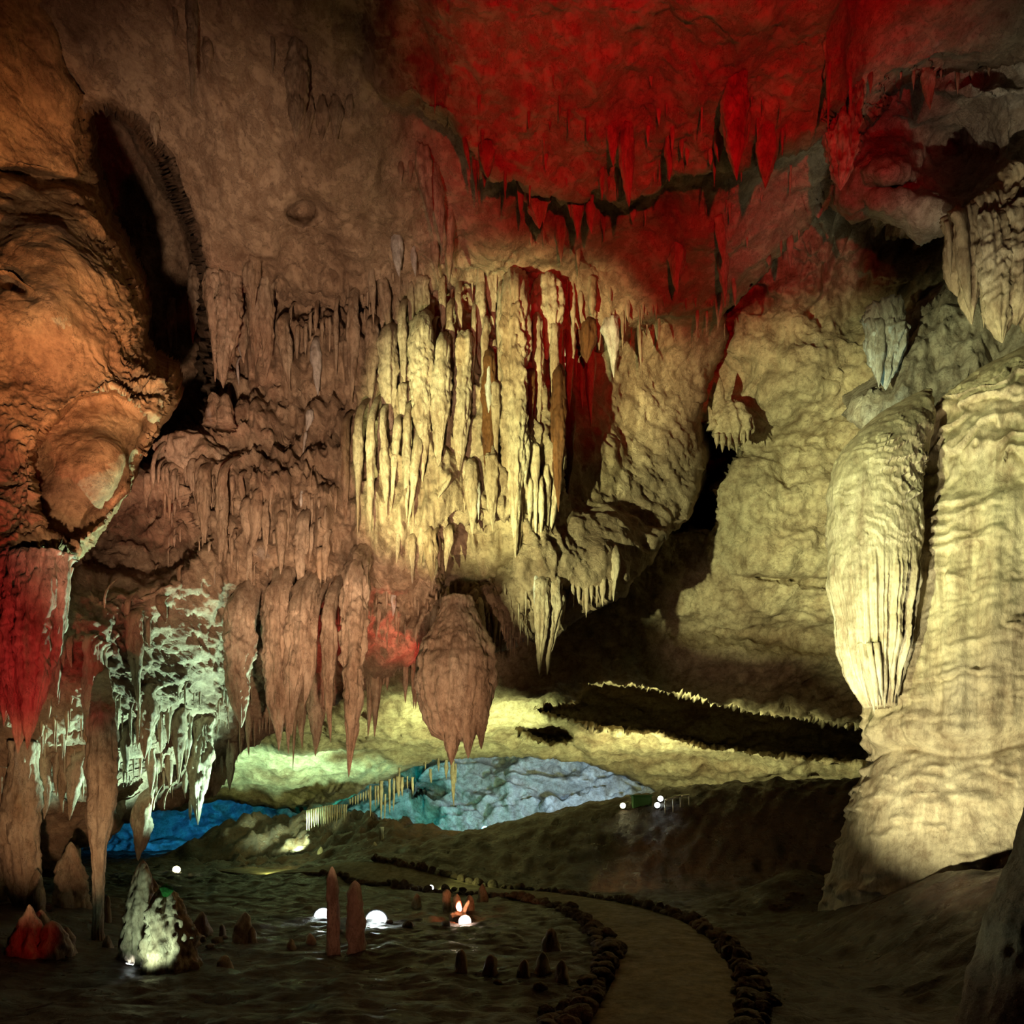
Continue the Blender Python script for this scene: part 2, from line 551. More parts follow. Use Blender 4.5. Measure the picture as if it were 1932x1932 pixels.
# --- the bulging boulders of the left wall
LEFT = [(-520, -200), (60, -200), (150, 120), (192, 175), (168, 232), (182, 330), (206, 420), (236, 480), (268, 538), (277, 600), (272, 660), (300, 690), (330, 705), (338, 755), (312, 800), (286, 840), (262, 870), (246, 930),
        (205, 985), (172, 1040), (148, 1062), (100, 1050), (40, 1072), (-40, 1085), (-520, 1120)]
LX = [-500, 0, 100, 200, 300, 420]
LY = [-200, 0, 200, 330, 450, 600, 700, 760, 850, 950, 1050, 1120]
LD = [[7.4, 7.9, 8.2, 8.6, 9.2, 9.4], [8.3, 8.9, 9.3, 9.7, 10, 10], [8.8, 9.3, 9.8, 10.4, 11, 11], [9.0, 9.6, 10.0, 10.8, 11.2, 11.5], [8.7, 9.0, 9.3, 9.9, 10.8, 11.5],
      [8.5, 8.8, 8.9, 9.3, 10.1, 11], [8.5, 8.8, 9.0, 9.2, 9.7, 10.4], [8.4, 8.7, 8.9, 9.0, 9.4, 10], [8.3, 8.5, 8.8, 9.0, 9.5, 10], [8.2, 8.4, 8.6, 9.0, 9.6, 10], [8.1, 8.2, 8.4, 8.9, 9.5, 10], [8.1, 8.2, 8.4, 8.9, 9.5, 10]]
ARCH = [(62, 850), (90, 800), (150, 755), (215, 738), (262, 770), (300, 808), (275, 850), (250, 900), (200, 975), (130, 1030), (80, 1000), (66, 930)]


def left_depth(px, py):
    d = depth_table(px, py, LX, LY, LD, 10)
    a = hollow(px, py, np.array(ARCH, float), 14)
    d = d + 0.75 * a - 0.55 * a * blob(px, py, 175, 880, 90, 110)
    d = d - 0.55 * blob(px, py, 90, 520, 130, 150) + 0.3 * blob(px, py, 250, 600, 34, 90)
    d = d + 0.5 * np.exp(-((py - 338 - 0.16 * (px - 100)) / 9.0) ** 2) * sm(px, 220, 150)
    d = d + 0.25 * np.exp(-((py - 540 - 0.55 * (px - 30)) / 7.0) ** 2) * sm(px, 70, 30)
    return d


def left_disp(P, px, py):
    smooth = np.clip(blob(px, py, 90, 520, 130, 150) + hollow(px, py, np.array(ARCH, float), 20), 0, 1)
    rough = np.clip(blob(px, py, 265, 640, 60, 160) + blob(px, py, 300, 760, 90, 50) + blob(px, py, 60, 900, 70, 130) + blob(px, py, 150, 1040, 130, 30) + 0.5 * blob(px, py, 190, 420, 40, 120), 0, 1)
    r = (0.035 + 0.11 * rough) * (1 - 0.8 * smooth)
    wp = P + 0.2 * np.stack([noise3(P * 2.1), noise3(P * 2.1 + 40), noise3(P * 2.1 + 80)], -1)
    grit = np.abs(noise3(wp * 4.1)) + 0.7 * np.abs(noise3(wp * 9.3)) + 0.4 * fbm(wp * 15.0, 2)
    return fbm(P * 0.6, 3) * 0.22 + r * 1.3 * fbm(P * 2.0, 5, 0.55) - r * 1.1 * grit + 0.02 * smooth * fbm(P * 3, 4)


shell('wall_left', LEFT, Q * 0.8, left_depth, left_disp, M['left'], edge=(46, 1.3), back=2.5, jit=6)

# --- the lit back wall on the right, its foot turning into the low roof of the far chamber
WR = [(1020, 470), (1300, 330), (1560, 250), (2100, 250), (2300, 900), (2200, 1440), (1700, 1440), (1655, 1470), (1560, 1480), (1450, 1490), (1345, 1500), (1240, 1492), (1180, 1466), (1105, 1440), (1000, 1428),
      (900, 1430), (820, 1432), (770, 1452), (740, 1470), (700, 1480), (652, 1508), (600, 1532), (575, 1540), (545, 1530), (480, 1520), (420, 1508), (340, 1530), (250, 1530), (250, 1300), (560, 1260), (900, 1240), (1010, 1150)]
RX = [200, 600, 950, 1150, 1400, 1650, 1900, 2300]
RY = [250, 400, 500, 600, 700, 850, 1000, 1100, 1200, 1260, 1320, 1380, 1430, 1480, 1540]
RD = [[22, 22, 16, 15, 14, 13.5, 13, 13], [22, 22, 17, 16, 15, 14.5, 13.5, 13], [22, 22, 18, 17, 16.2, 15.5, 14.5, 14], [22, 22, 19, 18, 17, 16.2, 15.5, 15], [22, 22, 19.5, 18.5, 17.6, 16.6, 16, 16],
      [22, 22, 20, 19.5, 18.6, 17.4, 16.5, 16], [22, 22, 21, 20.3, 19.2, 18, 17, 16.5], [22, 22, 21.5, 20.6, 19.6, 18.4, 17.2, 17], [22, 22, 22, 21.2, 20.4, 19.2, 18, 17.5],
      [20, 21, 22.4, 22, 21, 20, 18.6, 18], [22, 22.5, 24, 24, 23, 21, 19.4, 18.6], [25, 26, 27.5, 28, 26.5, 23, 21, 20], [29, 30.5, 32, 32.5, 30, 26, 23, 22], [33, 34, 36, 36, 33, 29, 26, 25], [38, 38, 40, 40, 36, 32, 30, 30]]
HOLE = [(1215, 790), (1300, 800), (1352, 812), (1372, 840), (1391, 855), (1358, 900), (1333, 922), (1346, 950), (1338, 990), (1300, 990), (1200, 1000), (1180, 850)]
SHADE_POCKET = [(1022, 1340), (1080, 1332), (1090, 1318), (1112, 1290), (1190, 1294), (1260, 1308), (1400, 1338), (1660, 1382), (1700, 1440), (1480, 1425), (1330, 1405), (1240, 1380), (1130, 1368)]  # made-up roof recess, carved so a cast shadow band reads dark
SHADE_POCKET2 = [(975, 1371), (1060, 1368), (1080, 1395), (1040, 1402), (1000, 1388)]  # smaller made-up recess, shaped to read as shade too
SPUR = [(1395, 800), (1350, 790), (1340, 770), (1350, 715), (1400, 715), (1412, 770), (1418, 840)]


def right_depth(px, py):
    d = depth_table(px, py, RX, RY, RD, 7)
    d = d + 6.0 * hollow(px, py, np.array(HOLE, float), 10)
    d = d + 11.0 * hollow(px, py, np.array(SHADE_POCKET, float), 10) + 5.0 * hollow(px, py, np.array(SHADE_POCKET2, float), 12)
    d = d - 0.9 * blob(px, py, 1490, 700, 170, 60) + 0.8 * blob(px, py, 1560, 830, 120, 40) - 0.6 * blob(px, py, 1430, 930, 90, 60) + 0.8 * blob(px, py, 1350, 700, 120, 40)
    d = d - 0.7 * blob(px, py, 1480, 1040, 110, 70) - 0.4 * blob(px, py, 1500, 760, 120, 60)
    d = d + 0.9 * np.exp(-((py - 1195 - 0.06 * (px - 1400)) / 26.0) ** 2) * sm(px, 1180, 1320)
    d = d + 0.5 * np.exp(-((py - 1085 - 0.1 * (px - 1400)) / 8.0) ** 2) * sm(px, 1380, 1430)
    return d


def right_disp(P, px, py):
    rug = sm(py + 0.12 * (px - 1400), 670, 520) * sm(px, 1180, 1350)
    low = sm(py, 1260, 1330)
    blk = sm(fbm(P * np.array([0.75, 0.75, 1.1]) + 3.3, 3), -0.05, 0.25)
    grit = np.abs(noise3(P * 2.1)) + 0.6 * np.abs(noise3(P * 4.3)) + 0.4 * np.abs(noise3(P * 9.0))
    out = -1.1 * rug * blk + fbm(P * 0.45, 3) * (0.28 + 0.5 * rug) + (0.20 + 0.45 * rug) * fbm(P * 1.1 + 0.4 * fbm(P * 0.7, 2)[..., None], 5, 0.55) - (0.10 + 0.3 * rug) * grit
    strata = noise3(P * np.array([0.25, 0.35, 2.2]))
    return out + low * 0.22 * strata + 0.12 * low * fbm(P * np.array([0.8, 0.8, 3.0]), 4)


shell('wall_right', WR, Q, right_depth, right_disp, M['wallr'], edge=(16, 0.7), back=5.0, jit=5, jscale=22)

# --- the far chamber's end wall
FW = [(-300, 1300), (1420, 1300), (1420, 1700), (-300, 1760)]


def far_depth(px, py):
    d = depth_table(px, py, [-300, 300, 600, 800, 1000, 1200, 1420], [1300, 1450, 1520, 1580, 1700], [[46, 46, 48, 47, 46, 44, 42], [46, 46, 48, 47, 46, 44, 42], [45, 46, 50, 46, 45, 43, 41], [44, 45, 52, 44, 43, 41, 40], [43, 44, 50, 42, 41, 40, 39]], 10)
    return d + 4 * blob(px, py, 790, 1490, 30, 30)


def far_disp(P, px, py):
    lum = fbm(P * np.array([0.30, 0.3, 0.42]), 4, 0.6)
    return 1.6 * lum + 0.9 * ridged(P * np.array([0.22, 0.3, 0.5]), 3, 0.55) - 0.5


shell('wall_back', FW, 3.0, far_depth, far_disp, M['far'], edge=(30, 2), back=3.0, jit=0)

# --- hanging rock at the upper right and the fluted rock behind the flowstone
UR = [(1500, 300), (1545, 150), (1650, 60), (2450, 40), (2450, 260), (1932, 350), (1905, 374), (1866, 400), (1826, 418), (1786, 446), (1734, 465), (1716, 450), (1699, 432), (1660, 418), (1634, 411), (1609, 427), (1588, 408), (1563, 385), (1530, 350)]


def ur_depth(px, py):
    d = depth_table(px, py, [1480, 1600, 1700, 1800, 1932, 2450], [40, 150, 250, 350, 420, 480], [[11.5, 11, 10.6, 10.2, 9.8, 9.5], [12, 11.4, 10.9, 10.5, 10, 9.8], [12.4, 11.7, 11.6, 11.5, 10.9, 10.4], [12.4, 11.8, 11.3, 11.2, 10.6, 10.2], [12.6, 12, 11.5, 11.1, 10.8, 10.5], [13, 12.5, 12, 11.5, 11, 11]], 8)
    d = d + 1.0 * blob(px, py, 1800, 290, 80, 60) + 0.25 * blob(px, py, 1690, 240, 50, 30) - 0.55 * blob(px, py, 1670, 320, 55, 45) - 0.6 * blob(px, py, 1890, 290, 50, 90) + 0.6 * blob(px, py, 1690, 352, 40, 14)
    return d - 0.4 * blob(px, py, 1850, 175, 90, 20)


def ur_disp(P, px, py):
    grit = np.abs(noise3(P * 2.6)) + 0.5 * np.abs(noise3(P * 6.3))
    return fbm(P * 0.9, 4, 0.55) * 0.26 - 0.08 * grit + 0.02 * fbm(P * 9, 3)


shell('wall_right_upper', UR, Q, ur_depth, ur_disp, M['grey'], edge=(36, 1.0), back=4.0, jit=4)

MR = [(1690, 640), (1730, 590), (1800, 540), (2350, 520), (2350, 740), (1905, 700), (1835, 722), (1745, 775), (1690, 812), (1630, 800), (1600, 770), (1655, 735)]


def mr_depth(px, py):
    return depth_table(px, py, [1580, 1700, 1800, 1932, 2350], [520, 600, 700, 820], [[15, 14.2, 13.4, 12.6, 12], [14.8, 14, 13.2, 12.4, 12], [14.2, 13.4, 12.8, 12.2, 12], [14.2, 13.4, 12.8, 12.4, 12]], 6)


def mr_disp(P, px, py):
    return fbm(P * 0.9, 3) * 0.25 + 0.22 * ridged(P * np.array([2.0, 2.0, 0.4]), 3, 0.55) + 0.07 * fbm(P * 4, 3)


shell('wall_right_middle', MR, Q, mr_depth, mr_disp, M['grey'], edge=(26, 0.8), back=3.0, jit=5)

# ---------------------------------------------------------------- floor
PATH_L = [(-11.5, 24.5), (-7.6, 20.8), (-4.6, 18.3), (-2.0, 16.6), (-0.08, 15.3), (0.87, 13.9), (1.38, 11.7), (1.49, 9.7), (1.29, 7.85), (1.01, 6.6), (0.66, 5.5), (0.25, 4.3), (-0.3, 3.0), (-0.8, 1.5)]
PATH_R = [(-10.3, 25.6), (-6.6, 22.0), (-3.8, 19.6), (-1.2, 17.8), (0.9, 16.4), (2.3, 14.2), (2.95, 11.9), (2.97, 9.8), (2.66, 7.85), (2.34, 6.6), (1.92, 5.5), (1.5, 4.3), (0.95, 3.0), (0.4, 1.5)]


def spline(pts, n):
    p = np.asarray(pts, float)
    p = np.concatenate([[2 * p[0] - p[1]], p, [2 * p[-1] - p[-2]]])
    out = []
    for k in range(1, len(p) - 2):
        t = np.linspace(0, 1, n, endpoint=False)[:, None]
        a, b, c, d = p[k - 1:k + 3]
        out.append(0.5 * (2 * b + (c - a) * t + (2 * a - 5 * b + 4 * c - d) * t ** 2 + (3 * b - a - 3 * c + d) * t ** 3))
    return np.concatenate(out + [p[-2:-1]])


PL, PR = spline(PATH_L, 14), spline(PATH_R, 14)
PMID = (PL + PR) / 2
PATHPOLY = np.concatenate([PL, PR[::-1]])


def floor_z(x, y, detail=True):
    x, y = np.asarray(x, float), np.asarray(y, float)
    z = 0.55 * sm(-x, 4.6, 8.2) * sm(y, 16, 9) + 0.12 * sm(-x, 1.0, 3.0) * sm(y, 6.2, 8.5) * sm(y, 16, 12) * 0.0
    # long mound on the right, behind the path
    yb = 17.2 - 0.25 * np.clip(x - 3.0, 0, 12) - 0.18 * np.clip(-x, 0, 6)
    h = 3.25 * sm(x, -9.5, 9.0) ** 0.85
    z = z + h * sm(y, yb, yb + 5.5) * (1 - 0.35 * sm(y, yb + 7, yb + 16))
    # bank under the flowstone, rubble beside it
    z = z + 1.15 * sm(x, 3.9, 6.2) * sm(y, 12.5, 8.0) * sm(y, 2.0, 5.0) + 0.75 * np.exp(-((x - 5.9) / 1.3) ** 2 - ((y - 13.2) / 1.0) ** 2)
    # rough yellow-green ledge at the far left
    z = z + 2.1 * np.exp(-((x + 11.3) / 5.2) ** 4 - ((y - 33.5) / 3.2) ** 4) + 1.5 * np.exp(-((x + 6.0) / 3.2) ** 2 - ((y - 29.5) / 3.0) ** 2)
    if detail:
        p = np.stack([x, y, np.zeros_like(x)], -1)
        far = sm(y, 14, 24)
        z = z + 0.07 * fbm(p * 0.9, 4) + (0.035 + 0.12 * far) * fbm(p * (2.7 - 1.2 * far[..., None]), 3) + 0.02 * ridged(p * np.array([1.2, 5.0, 1]), 2) * (1 - far)
        led = np.exp(-((x + 9.5) / 6.0) ** 4 - ((y - 31.5) / 4.5) ** 4)
        z = z + led * (0.5 * fbm(p * 0.9, 4, 0.65))
    return z


def ground(x, y):
    return float(floor_z(np.array([x]), np.array([y]))[0])


def build_floor():
    px = np.arange(-620, 2620, 6.0)
    dd = np.concatenate([np.linspace(0.6, 4.2, 40)[:-1], np.geomspace(4.2, 58, 430)])
    X = (px[None] - CX) / F * (dd[:, None] + 0.8)
    Y = np.broadcast_to(dd[:, None], X.shape)
    Z = floor_z(X, Y)
    s = sdist(X, Y, PATHPOLY)
    k = sm(s, -0.28, 0.02)
    base = floor_z(X, Y, False)
    Z = Z * (1 - k) + (base - 0.06) * k
    P = np.stack([X, Y, Z], -1)
    ny, nx = X.shape
    idx = np.arange(ny * nx).reshape(ny, nx)
    f = np.stack([idx[:-1, :-1], idx[:-1, 1:], idx[1:, 1:], idx[1:, :-1]], -1).reshape(-1, 4)
    o = link_mesh('floor', P.reshape(-1, 3), [f], M['floor'])
    o['kind'] = 'structure'
    BV['floor'] = BVHTree.FromPolygons(P.reshape(-1, 3).tolist(), f.tolist())


build_floor()


def build_path():
    n = len(PL)
    m = 14
    t = np.linspace(0, 1, m)[None, :, None]
    XY = PL[:, None] * (1 - t) + PR[:, None] * t
    X, Y = XY[..., 0], XY[..., 1]
    Z = floor_z(X, Y, False) + 0.02 + 0.008 * fbm(np.stack([X * 1.5, Y * 3.0, 0 * X], -1), 3) + 0.02 * np.sin(np.linspace(0, math.pi, m))[None]
    top = np.stack([X, Y, Z], -1)
    bot = top - np.array([0, 0, 0.14])
    V = np.concatenate([top.reshape(-1, 3), bot.reshape(-1, 3)])
    idx = np.arange(n * m).reshape(n, m)
    f = np.stack([idx[:-1, :-1], idx[:-1, 1:], idx[1:, 1:], idx[1:, :-1]], -1).reshape(-1, 4)
    B = n * m
    side = []
    for c in (0, m - 1):
        a, b = idx[:-1, c], idx[1:, c]
        side.append(np.stack([a, b, b + B, a + B], -1))
    for r in (0, n - 1):
        a, b = idx[r, :-1], idx[r, 1:]
        side.append(np.stack([a, b, b + B, a + B], -1))
    o = link_mesh('footpath', V, [f, f[:, ::-1] + B] + side, M['path'])
    tag(o, 'pale worn footpath curving from the lower right back to the left', 'path', kind='structure')


build_path()
# ---------------------------------------------------------------- dripstone
ORD = 'first second third fourth fifth sixth seventh eighth ninth tenth eleventh twelfth thirteenth fourteenth fifteenth sixteenth seventeenth eighteenth nineteenth twentieth'.split()
MAINS = ['ceiling', 'wall_left', 'wall_right_upper', 'wall_right_middle']
_seed = [0]


def spike(top, tip, R, res, seed, flutes=None, p=None, up=0.25, lean=None, lump=0.14, tipr=0.12, inset=0.05, flare=1.3, taper=0.22, rib=0.20):
    """A dripstone spike from top (x,y,z) to tip (x,y,z), radius R at the top; works upwards too."""
    rs = np.random.RandomState(seed)
    top, tip = np.asarray(top, float), np.asarray(tip, float)
    L = np.linalg.norm(tip - top)
    n = int(np.clip(L / res, 10, 130))
    nang = int(np.clip(2 * math.pi * R / res, 9, 90))
    t = np.linspace(0, 1, n)
    p = p or rs.uniform(1.0, 2.8)
    S = top + (tip - top) * t[:, None]
    wob = 0.10 * R
    ph = rs.uniform(0, 6.28, 4)
    S[:, 0] += wob * np.sin(t * rs.uniform(3, 7) + ph[0]) * t * (1 - 0.5 * t) * 2
    S[:, 1] += wob * np.sin(t * rs.uniform(3, 7) + ph[1]) * t * 2
    r = R * (1 - t ** p) * (1 - taper * t) + R * tipr * np.sqrt(np.clip(1 - t, 0, 1)) + 0.002
    if top[2] > tip[2]:
        r = r * (0.72 + 0.28 * sm(t, 0.0, rs.uniform(0.15, 0.4)))
    r = r * (1 + 0.10 * np.sin(t * L * rs.uniform(1.5, 3.5) + ph[2]))
    r[-1] = min(r[-1], 0.006)
    up_dir = 1 if top[2] > tip[2] else -1
    k = max(5, int(n * 0.12))
    S0 = np.repeat(S[:1], k, 0)
    e = np.linspace(1, 0, k, endpoint=False)
    S0[:, 2] += up * e * up_dir
    S0[:, 1] += (inset + 0.2 * up) * e ** 1.6
    r0 = r[0] * (1 + (flare - 1) * e ** 1.5)
    S = np.concatenate([S0, S])
    r = np.concatenate([r0, r])
    nf = flutes or rs.randint(2, 5)
    off = rs.uniform(-50, 50, 3)

    def disp(P, th, tt):
        rr = r[:, None]
        q = np.stack([np.cos(th) * 1.6, np.sin(th) * 1.6, P[..., 2] * 0.9], -1) + off
        out = rr * rib * ridged(q * np.array([1, 1, 0.5]), 2) * (0.4 + 0.6 * min(1, R / 0.12))
        out = out + rr * 0.10 * np.cos(nf * th + ph[3] + 1.5 * np.sin(P[..., 2] * 1.3 + ph[0]))
        q2 = P * 3.2 + off
        out = out + np.minimum(rr, 0.30) * lump * 1.5 * fbm(q2 * np.array([1.3, 1.3, 0.8]), 4, 0.6)
        out = out - np.minimum(rr, 0.25) * 0.28 * np.abs(noise3(P * np.array([9, 9, 3.0]) + off))
        out = out + np.minimum(rr, 0.25) * 0.12 * fbm(P * np.array([21, 21, 9]) + off, 2)
        return np.maximum(out, -0.75 * rr)
    return tube(S, r, r * rs.uniform(0.75, 1.0), nang, disp)


RES_PX = 2.6      # size of a dripstone facet in picture pixels


def anchor(x0, y0, x1, y1, w, d=None, on=MAINS):
    """Distance at which a pendant rooted at (x0,y0) hangs clear of the rock behind its upper part."""
    if d is not None:
        return d, d
    h0 = hit(x0, y0, on)
    droot = h0[1] if h0 is not None else 13.0
    best = droot
    for t in (0.2, 0.4, 0.6, 0.8):
        h = hit(x0 + (x1 - x0) * t, y0 + (y1 - y0) * t, on)
        if h is not None and -2.2 < h[1] - droot < 2.5:
            best = min(best, h[1])
    R = w / 2 / F * droot
    return best - 0.25 * R, droot


def pend(x0, y0, x1, y1, w, mat='stal', d=None, name='stalactite', on=MAINS, parent=None, flutes=None, p=None, up=None, tipr=0.12, inset=None):
    _seed[0] += 1
    dd, droot = anchor(x0, y0, x1, y1, w, d, on)
    top, tip = W(x0, y0, dd), W(x1, y1, dd)
    R = w / 2 / F * dd
    ins = droot - dd + 0.6 * R if d is None else (inset or 0.3 * R)
    u = up if up is not None else max(0.15, 1.3 * R, 1.5 * ins)
    V, f = spike(top, tip, R, RES_PX / F * dd, _seed[0], flutes, p, u, tipr=tipr, inset=ins, flare=0.4 if ins > 1.0 * R else 1.25)
    return link_mesh(name, V, f, M[mat], origin=top, parent=parent)


def rise(x0, y0, x1, y1, w, mat='stal', d=None, name='stalagmite', parent=None, p=None, z0=None, tipr=0.45, lump=0.17):
    """A stalagmite: base at (x0,y0) on the floor, top at (x1,y1)."""
    _seed[0] += 1
    if d is None:
        h = hit(x0, y0, ['floor'])
        d = h[1]
    base, top = W(x0, y0, d), W(x1, y1, d)
    R = w / 2 / F * d
    V, f = spike(base, top, R, RES_PX / F * d, _seed[0], None, 1.9 * (p or 2.6), 0.10, lump=lump, tipr=tipr, taper=0.5 if (p or 2.6) < 3.2 else 0.28 if p < 6 else 0.06, rib=0.09)
    return link_mesh(name, V, f, M[mat], origin=base, parent=parent)


def sized(L, w):
    a = 'long' if L > 250 else 'short' if L < 90 else ''
    b = 'thick' if w > 34 else 'thin' if w < 11 else ''
    return ' '.join(x for x in (a, b) if x)


def lift(rows, dy):
    return [(r[0], r[1] - dy, *r[2:]) for r in rows]


def clus(rows, where, colour='tan', group=None, mat='stal', noun='stalactite', on=MAINS, name='stalactite', cat='stalactite', **kw):
    """A named cluster of pendants; each label counts its thing from the left of the cluster."""
    rows = sorted(rows, key=lambda r: r[2])
    n = len(rows)
    for k, r in enumerate(rows):
        m = r[5] if len(r) > 5 else mat
        o = pend(*r[:5], mat=m, on=on, name=name, **kw)
        c = {'stalw': 'white', 'stalb': 'rusty brown'}.get(m if m != mat else '', colour)
        pos = 'leftmost' if k == 0 else 'rightmost' if k == n - 1 else f'{ORD[k]} from the left'
        lab = ' '.join(f"{sized(abs(r[3] - r[1]), r[4])} {c} {noun}, {pos} {where}".split())
        tag(o, lab, cat, group or f'stalactites {where}')


def tr(ox, oy, k, rows):
    return [(ox + a * k, oy + b * k, ox + c * k, oy + e * k, w * k, *m) for a, b, c, e, w, *m in rows]


Z = 360 / 1932
Z7 = 700 / 1932
# upper curtain of the lit cluster, left part
clus(tr(640, 460, Z, [(330, 300, 345, 830, 70), (440, 400, 520, 980, 120), (570, 560, 600, 900, 95), (720, 430, 735, 1000, 75), (830, 400, 860, 1180, 170), (930, 640, 935, 1130, 80), (1040, 380, 1060, 990, 85),
     (585, -60, 600, 330, 120, 'stalw'), (960, 0, 1000, 420, 90), (1095, 100, 1100, 360, 60), (750, 60, 770, 330, 50, 'stalw')]),
     'in bright cluster, upper left')
clus(tr(640, 460, Z, [(1200, 600, 1240, 940, 75), (1430, 560, 1400, 1160, 90), (1520, 330, 1570, 900, 110), (1700, 450, 1740, 1000, 95), (1620, 380, 1640, 660, 70), (1490, 600, 1495, 730, 40), (1340, 430, 1350, 600, 25), (1380, 260, 1385, 340, 35)]),
     'under dark recess above bright cluster', 'pale')
clus(lift(tr(640, 460, Z, [(140, 860, 130, 1650, 120), (330, 1130, 320, 1760, 140), (490, 1260, 510, 2017, 215), (820, 1230, 850, 2407, 230), (1050, 1350, 990, 2477, 190), (1270, 1280, 1200, 2397, 190), (960, 1150, 940, 1400, 60), (640, 1000, 660, 1650, 90), (1120, 1000, 1150, 1500, 90), (1360, 1060, 1330, 1560, 60)]), 48),
     'in bright cluster, left half', 'yellow-lit')
# right half
clus(lift(tr(860, 520, Z, [(600, 560, 590, 2860, 270), (460, 560, 440, 1330, 100), (300, 800, 265, 1290, 75), (830, 800, 850, 1620, 125), (1000, 830, 975, 1730, 80), (1060, 780, 1040, 1400, 60), (250, 250, 220, 840, 75), (520, 1100, 490, 1700, 80, 'stalw'), (330, 1230, 330, 1440, 70, 'stalw'), (400, 1400, 420, 2000, 95), (690, 1150, 680, 1560, 60)]), 48),
     'in bright cluster, right half', 'yellow-lit')
clus(tr(860, 520, Z, [(1165, 540, 1150, 1380, 100), (1270, 860, 1285, 1360, 90), (1360, 740, 1370, 1540, 95), (1180, 100, 1190, 600, 60), (1215, 820, 1220, 1050, 35), (1110, 700, 1100, 960, 55, 'stalw'), (745, 420, 750, 830, 55), (700, 400, 708, 640, 40), (1400, 860, 1408, 1000, 25), (1300, 880, 1300, 1050, 22)]),
     'in right fringe of bright cluster', 'pale green-lit')
clus(tr(860, 520, Z, [(1450, 540, 1450, 760, 45), (1570, 480, 1605, 1035, 150, 'stalw'), (1690, 380, 1690, 760, 45), (1850, 500, 1885, 1010, 50), (1265, 200, 1268, 490, 45), (1630, 420, 1632, 700, 30), (1770, 660, 1773, 740, 14), (1740, 280, 1745, 470, 55), (1560, 150, 1562, 270, 40), (1380, 60, 1385, 420, 110)]),
     'in row right of bright cluster', 'pinkish')
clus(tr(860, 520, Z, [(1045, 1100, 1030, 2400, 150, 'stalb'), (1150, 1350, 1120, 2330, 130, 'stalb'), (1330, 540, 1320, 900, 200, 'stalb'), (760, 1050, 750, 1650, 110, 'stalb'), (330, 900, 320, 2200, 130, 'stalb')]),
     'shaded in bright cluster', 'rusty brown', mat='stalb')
bulb = pend(*tr(860, 520, Z, [(930, 160, 935, 880, 300)])[0], p=3.4, flutes=3)
tag(bulb, 'bulbous pinkish stalactite with a blunt end above the bright cluster', 'stalactite', 'stalactites of the bright cluster')
moss = link_mesh('moss_tuft', *(lambda v: (v[0], v[1]))(tube(W(1006, np.linspace(859, 868, 7), bulb['at'][1] - 0.28), np.array([.01, .05, .07, .075, .06, .04, .01]) * .8, np.array([.01, .04, .05, .05, .04, .03, .01]), 14)), M['moss'], origin=W(1006, 863, bulb['at'][1] - 0.28))
tag(moss, 'small bright green moss tuft on the largest yellow-lit stalactite', 'moss')

# lower edge of the bright cluster
clus(lift(tr(640, 780, Z, [(60, 420, 60, 1200, 85), (190, 420, 190, 1230, 95), (320, 420, 310, 1250, 105), (430, 350, 480, 1050, 100), (590, 400, 520, 1020, 85), (690, 330, 680, 1080, 90), (790, 600, 700, 1180, 90), (640, 0, 640, 310, 95)]), 48),
     'in fluted curtain, left of bright cluster', 'tan')
clus(tr(640, 780, Z, [(1330, 560, 1350, 1250, 120), (1400, 740, 1410, 1080, 60, 'stalw'), (1540, 480, 1550, 1190, 120), (1260, 500, 1275, 1000, 80), (1120, 660, 1000, 860, 60)]),
     'in bright cluster, lower middle', 'pale green-lit')
clus(tr(640, 780, Z, [(740, 1290, 745, 1730, 85), (920, 1230, 930, 1700, 150), (960, 1500, 940, 1840, 90), (1110, 1200, 1075, 1600, 95), (830, 1180, 830, 1580, 80), (600, 1240, 580, 1530, 55), (1000, 1250, 1010, 1560, 60)]),
     'under ledge below bright cluster', 'yellow')
clus(lift(tr(900, 860, Z, [(430, 770, 425, 1050, 60), (590, 180, 590, 870, 95), (650, 560, 650, 850, 65), (700, 400, 710, 820, 80), (860, 270, 735, 800, 90), (490, 80, 490, 340, 80), (540, 520, 530, 800, 60), (440, 60, 438, 330, 50)]), 48),
     'in bright cluster, lower right end', 'pale green-lit')
clus(tr(900, 860, Z, [(600, 1280, 582, 1560, 65, 'stalw'), (680, 1290, 680, 1590, 85), (870, 1380, 868, 1690, 55), (960, 1330, 962, 1570, 60), (1110, 1360, 1105, 1640, 45), (1160, 1330, 1157, 1510, 45), (1215, 1330, 1215, 1535, 34), (1275, 1280, 1270, 1525, 55), (1405, 1010, 1385, 1475, 95), (1070, 1380, 1075, 1555, 34), (1030, 1340, 1032, 1500, 40)]),
     'along the right overhang lip', 'yellowish')
clus(tr(900, 860, Z, [(650, 1330, 640, 2240, 190), (780, 1330, 715, 2230, 170), (830, 1500, 700, 2200, 60)]),
     'of three joined under right overhang', 'brown')

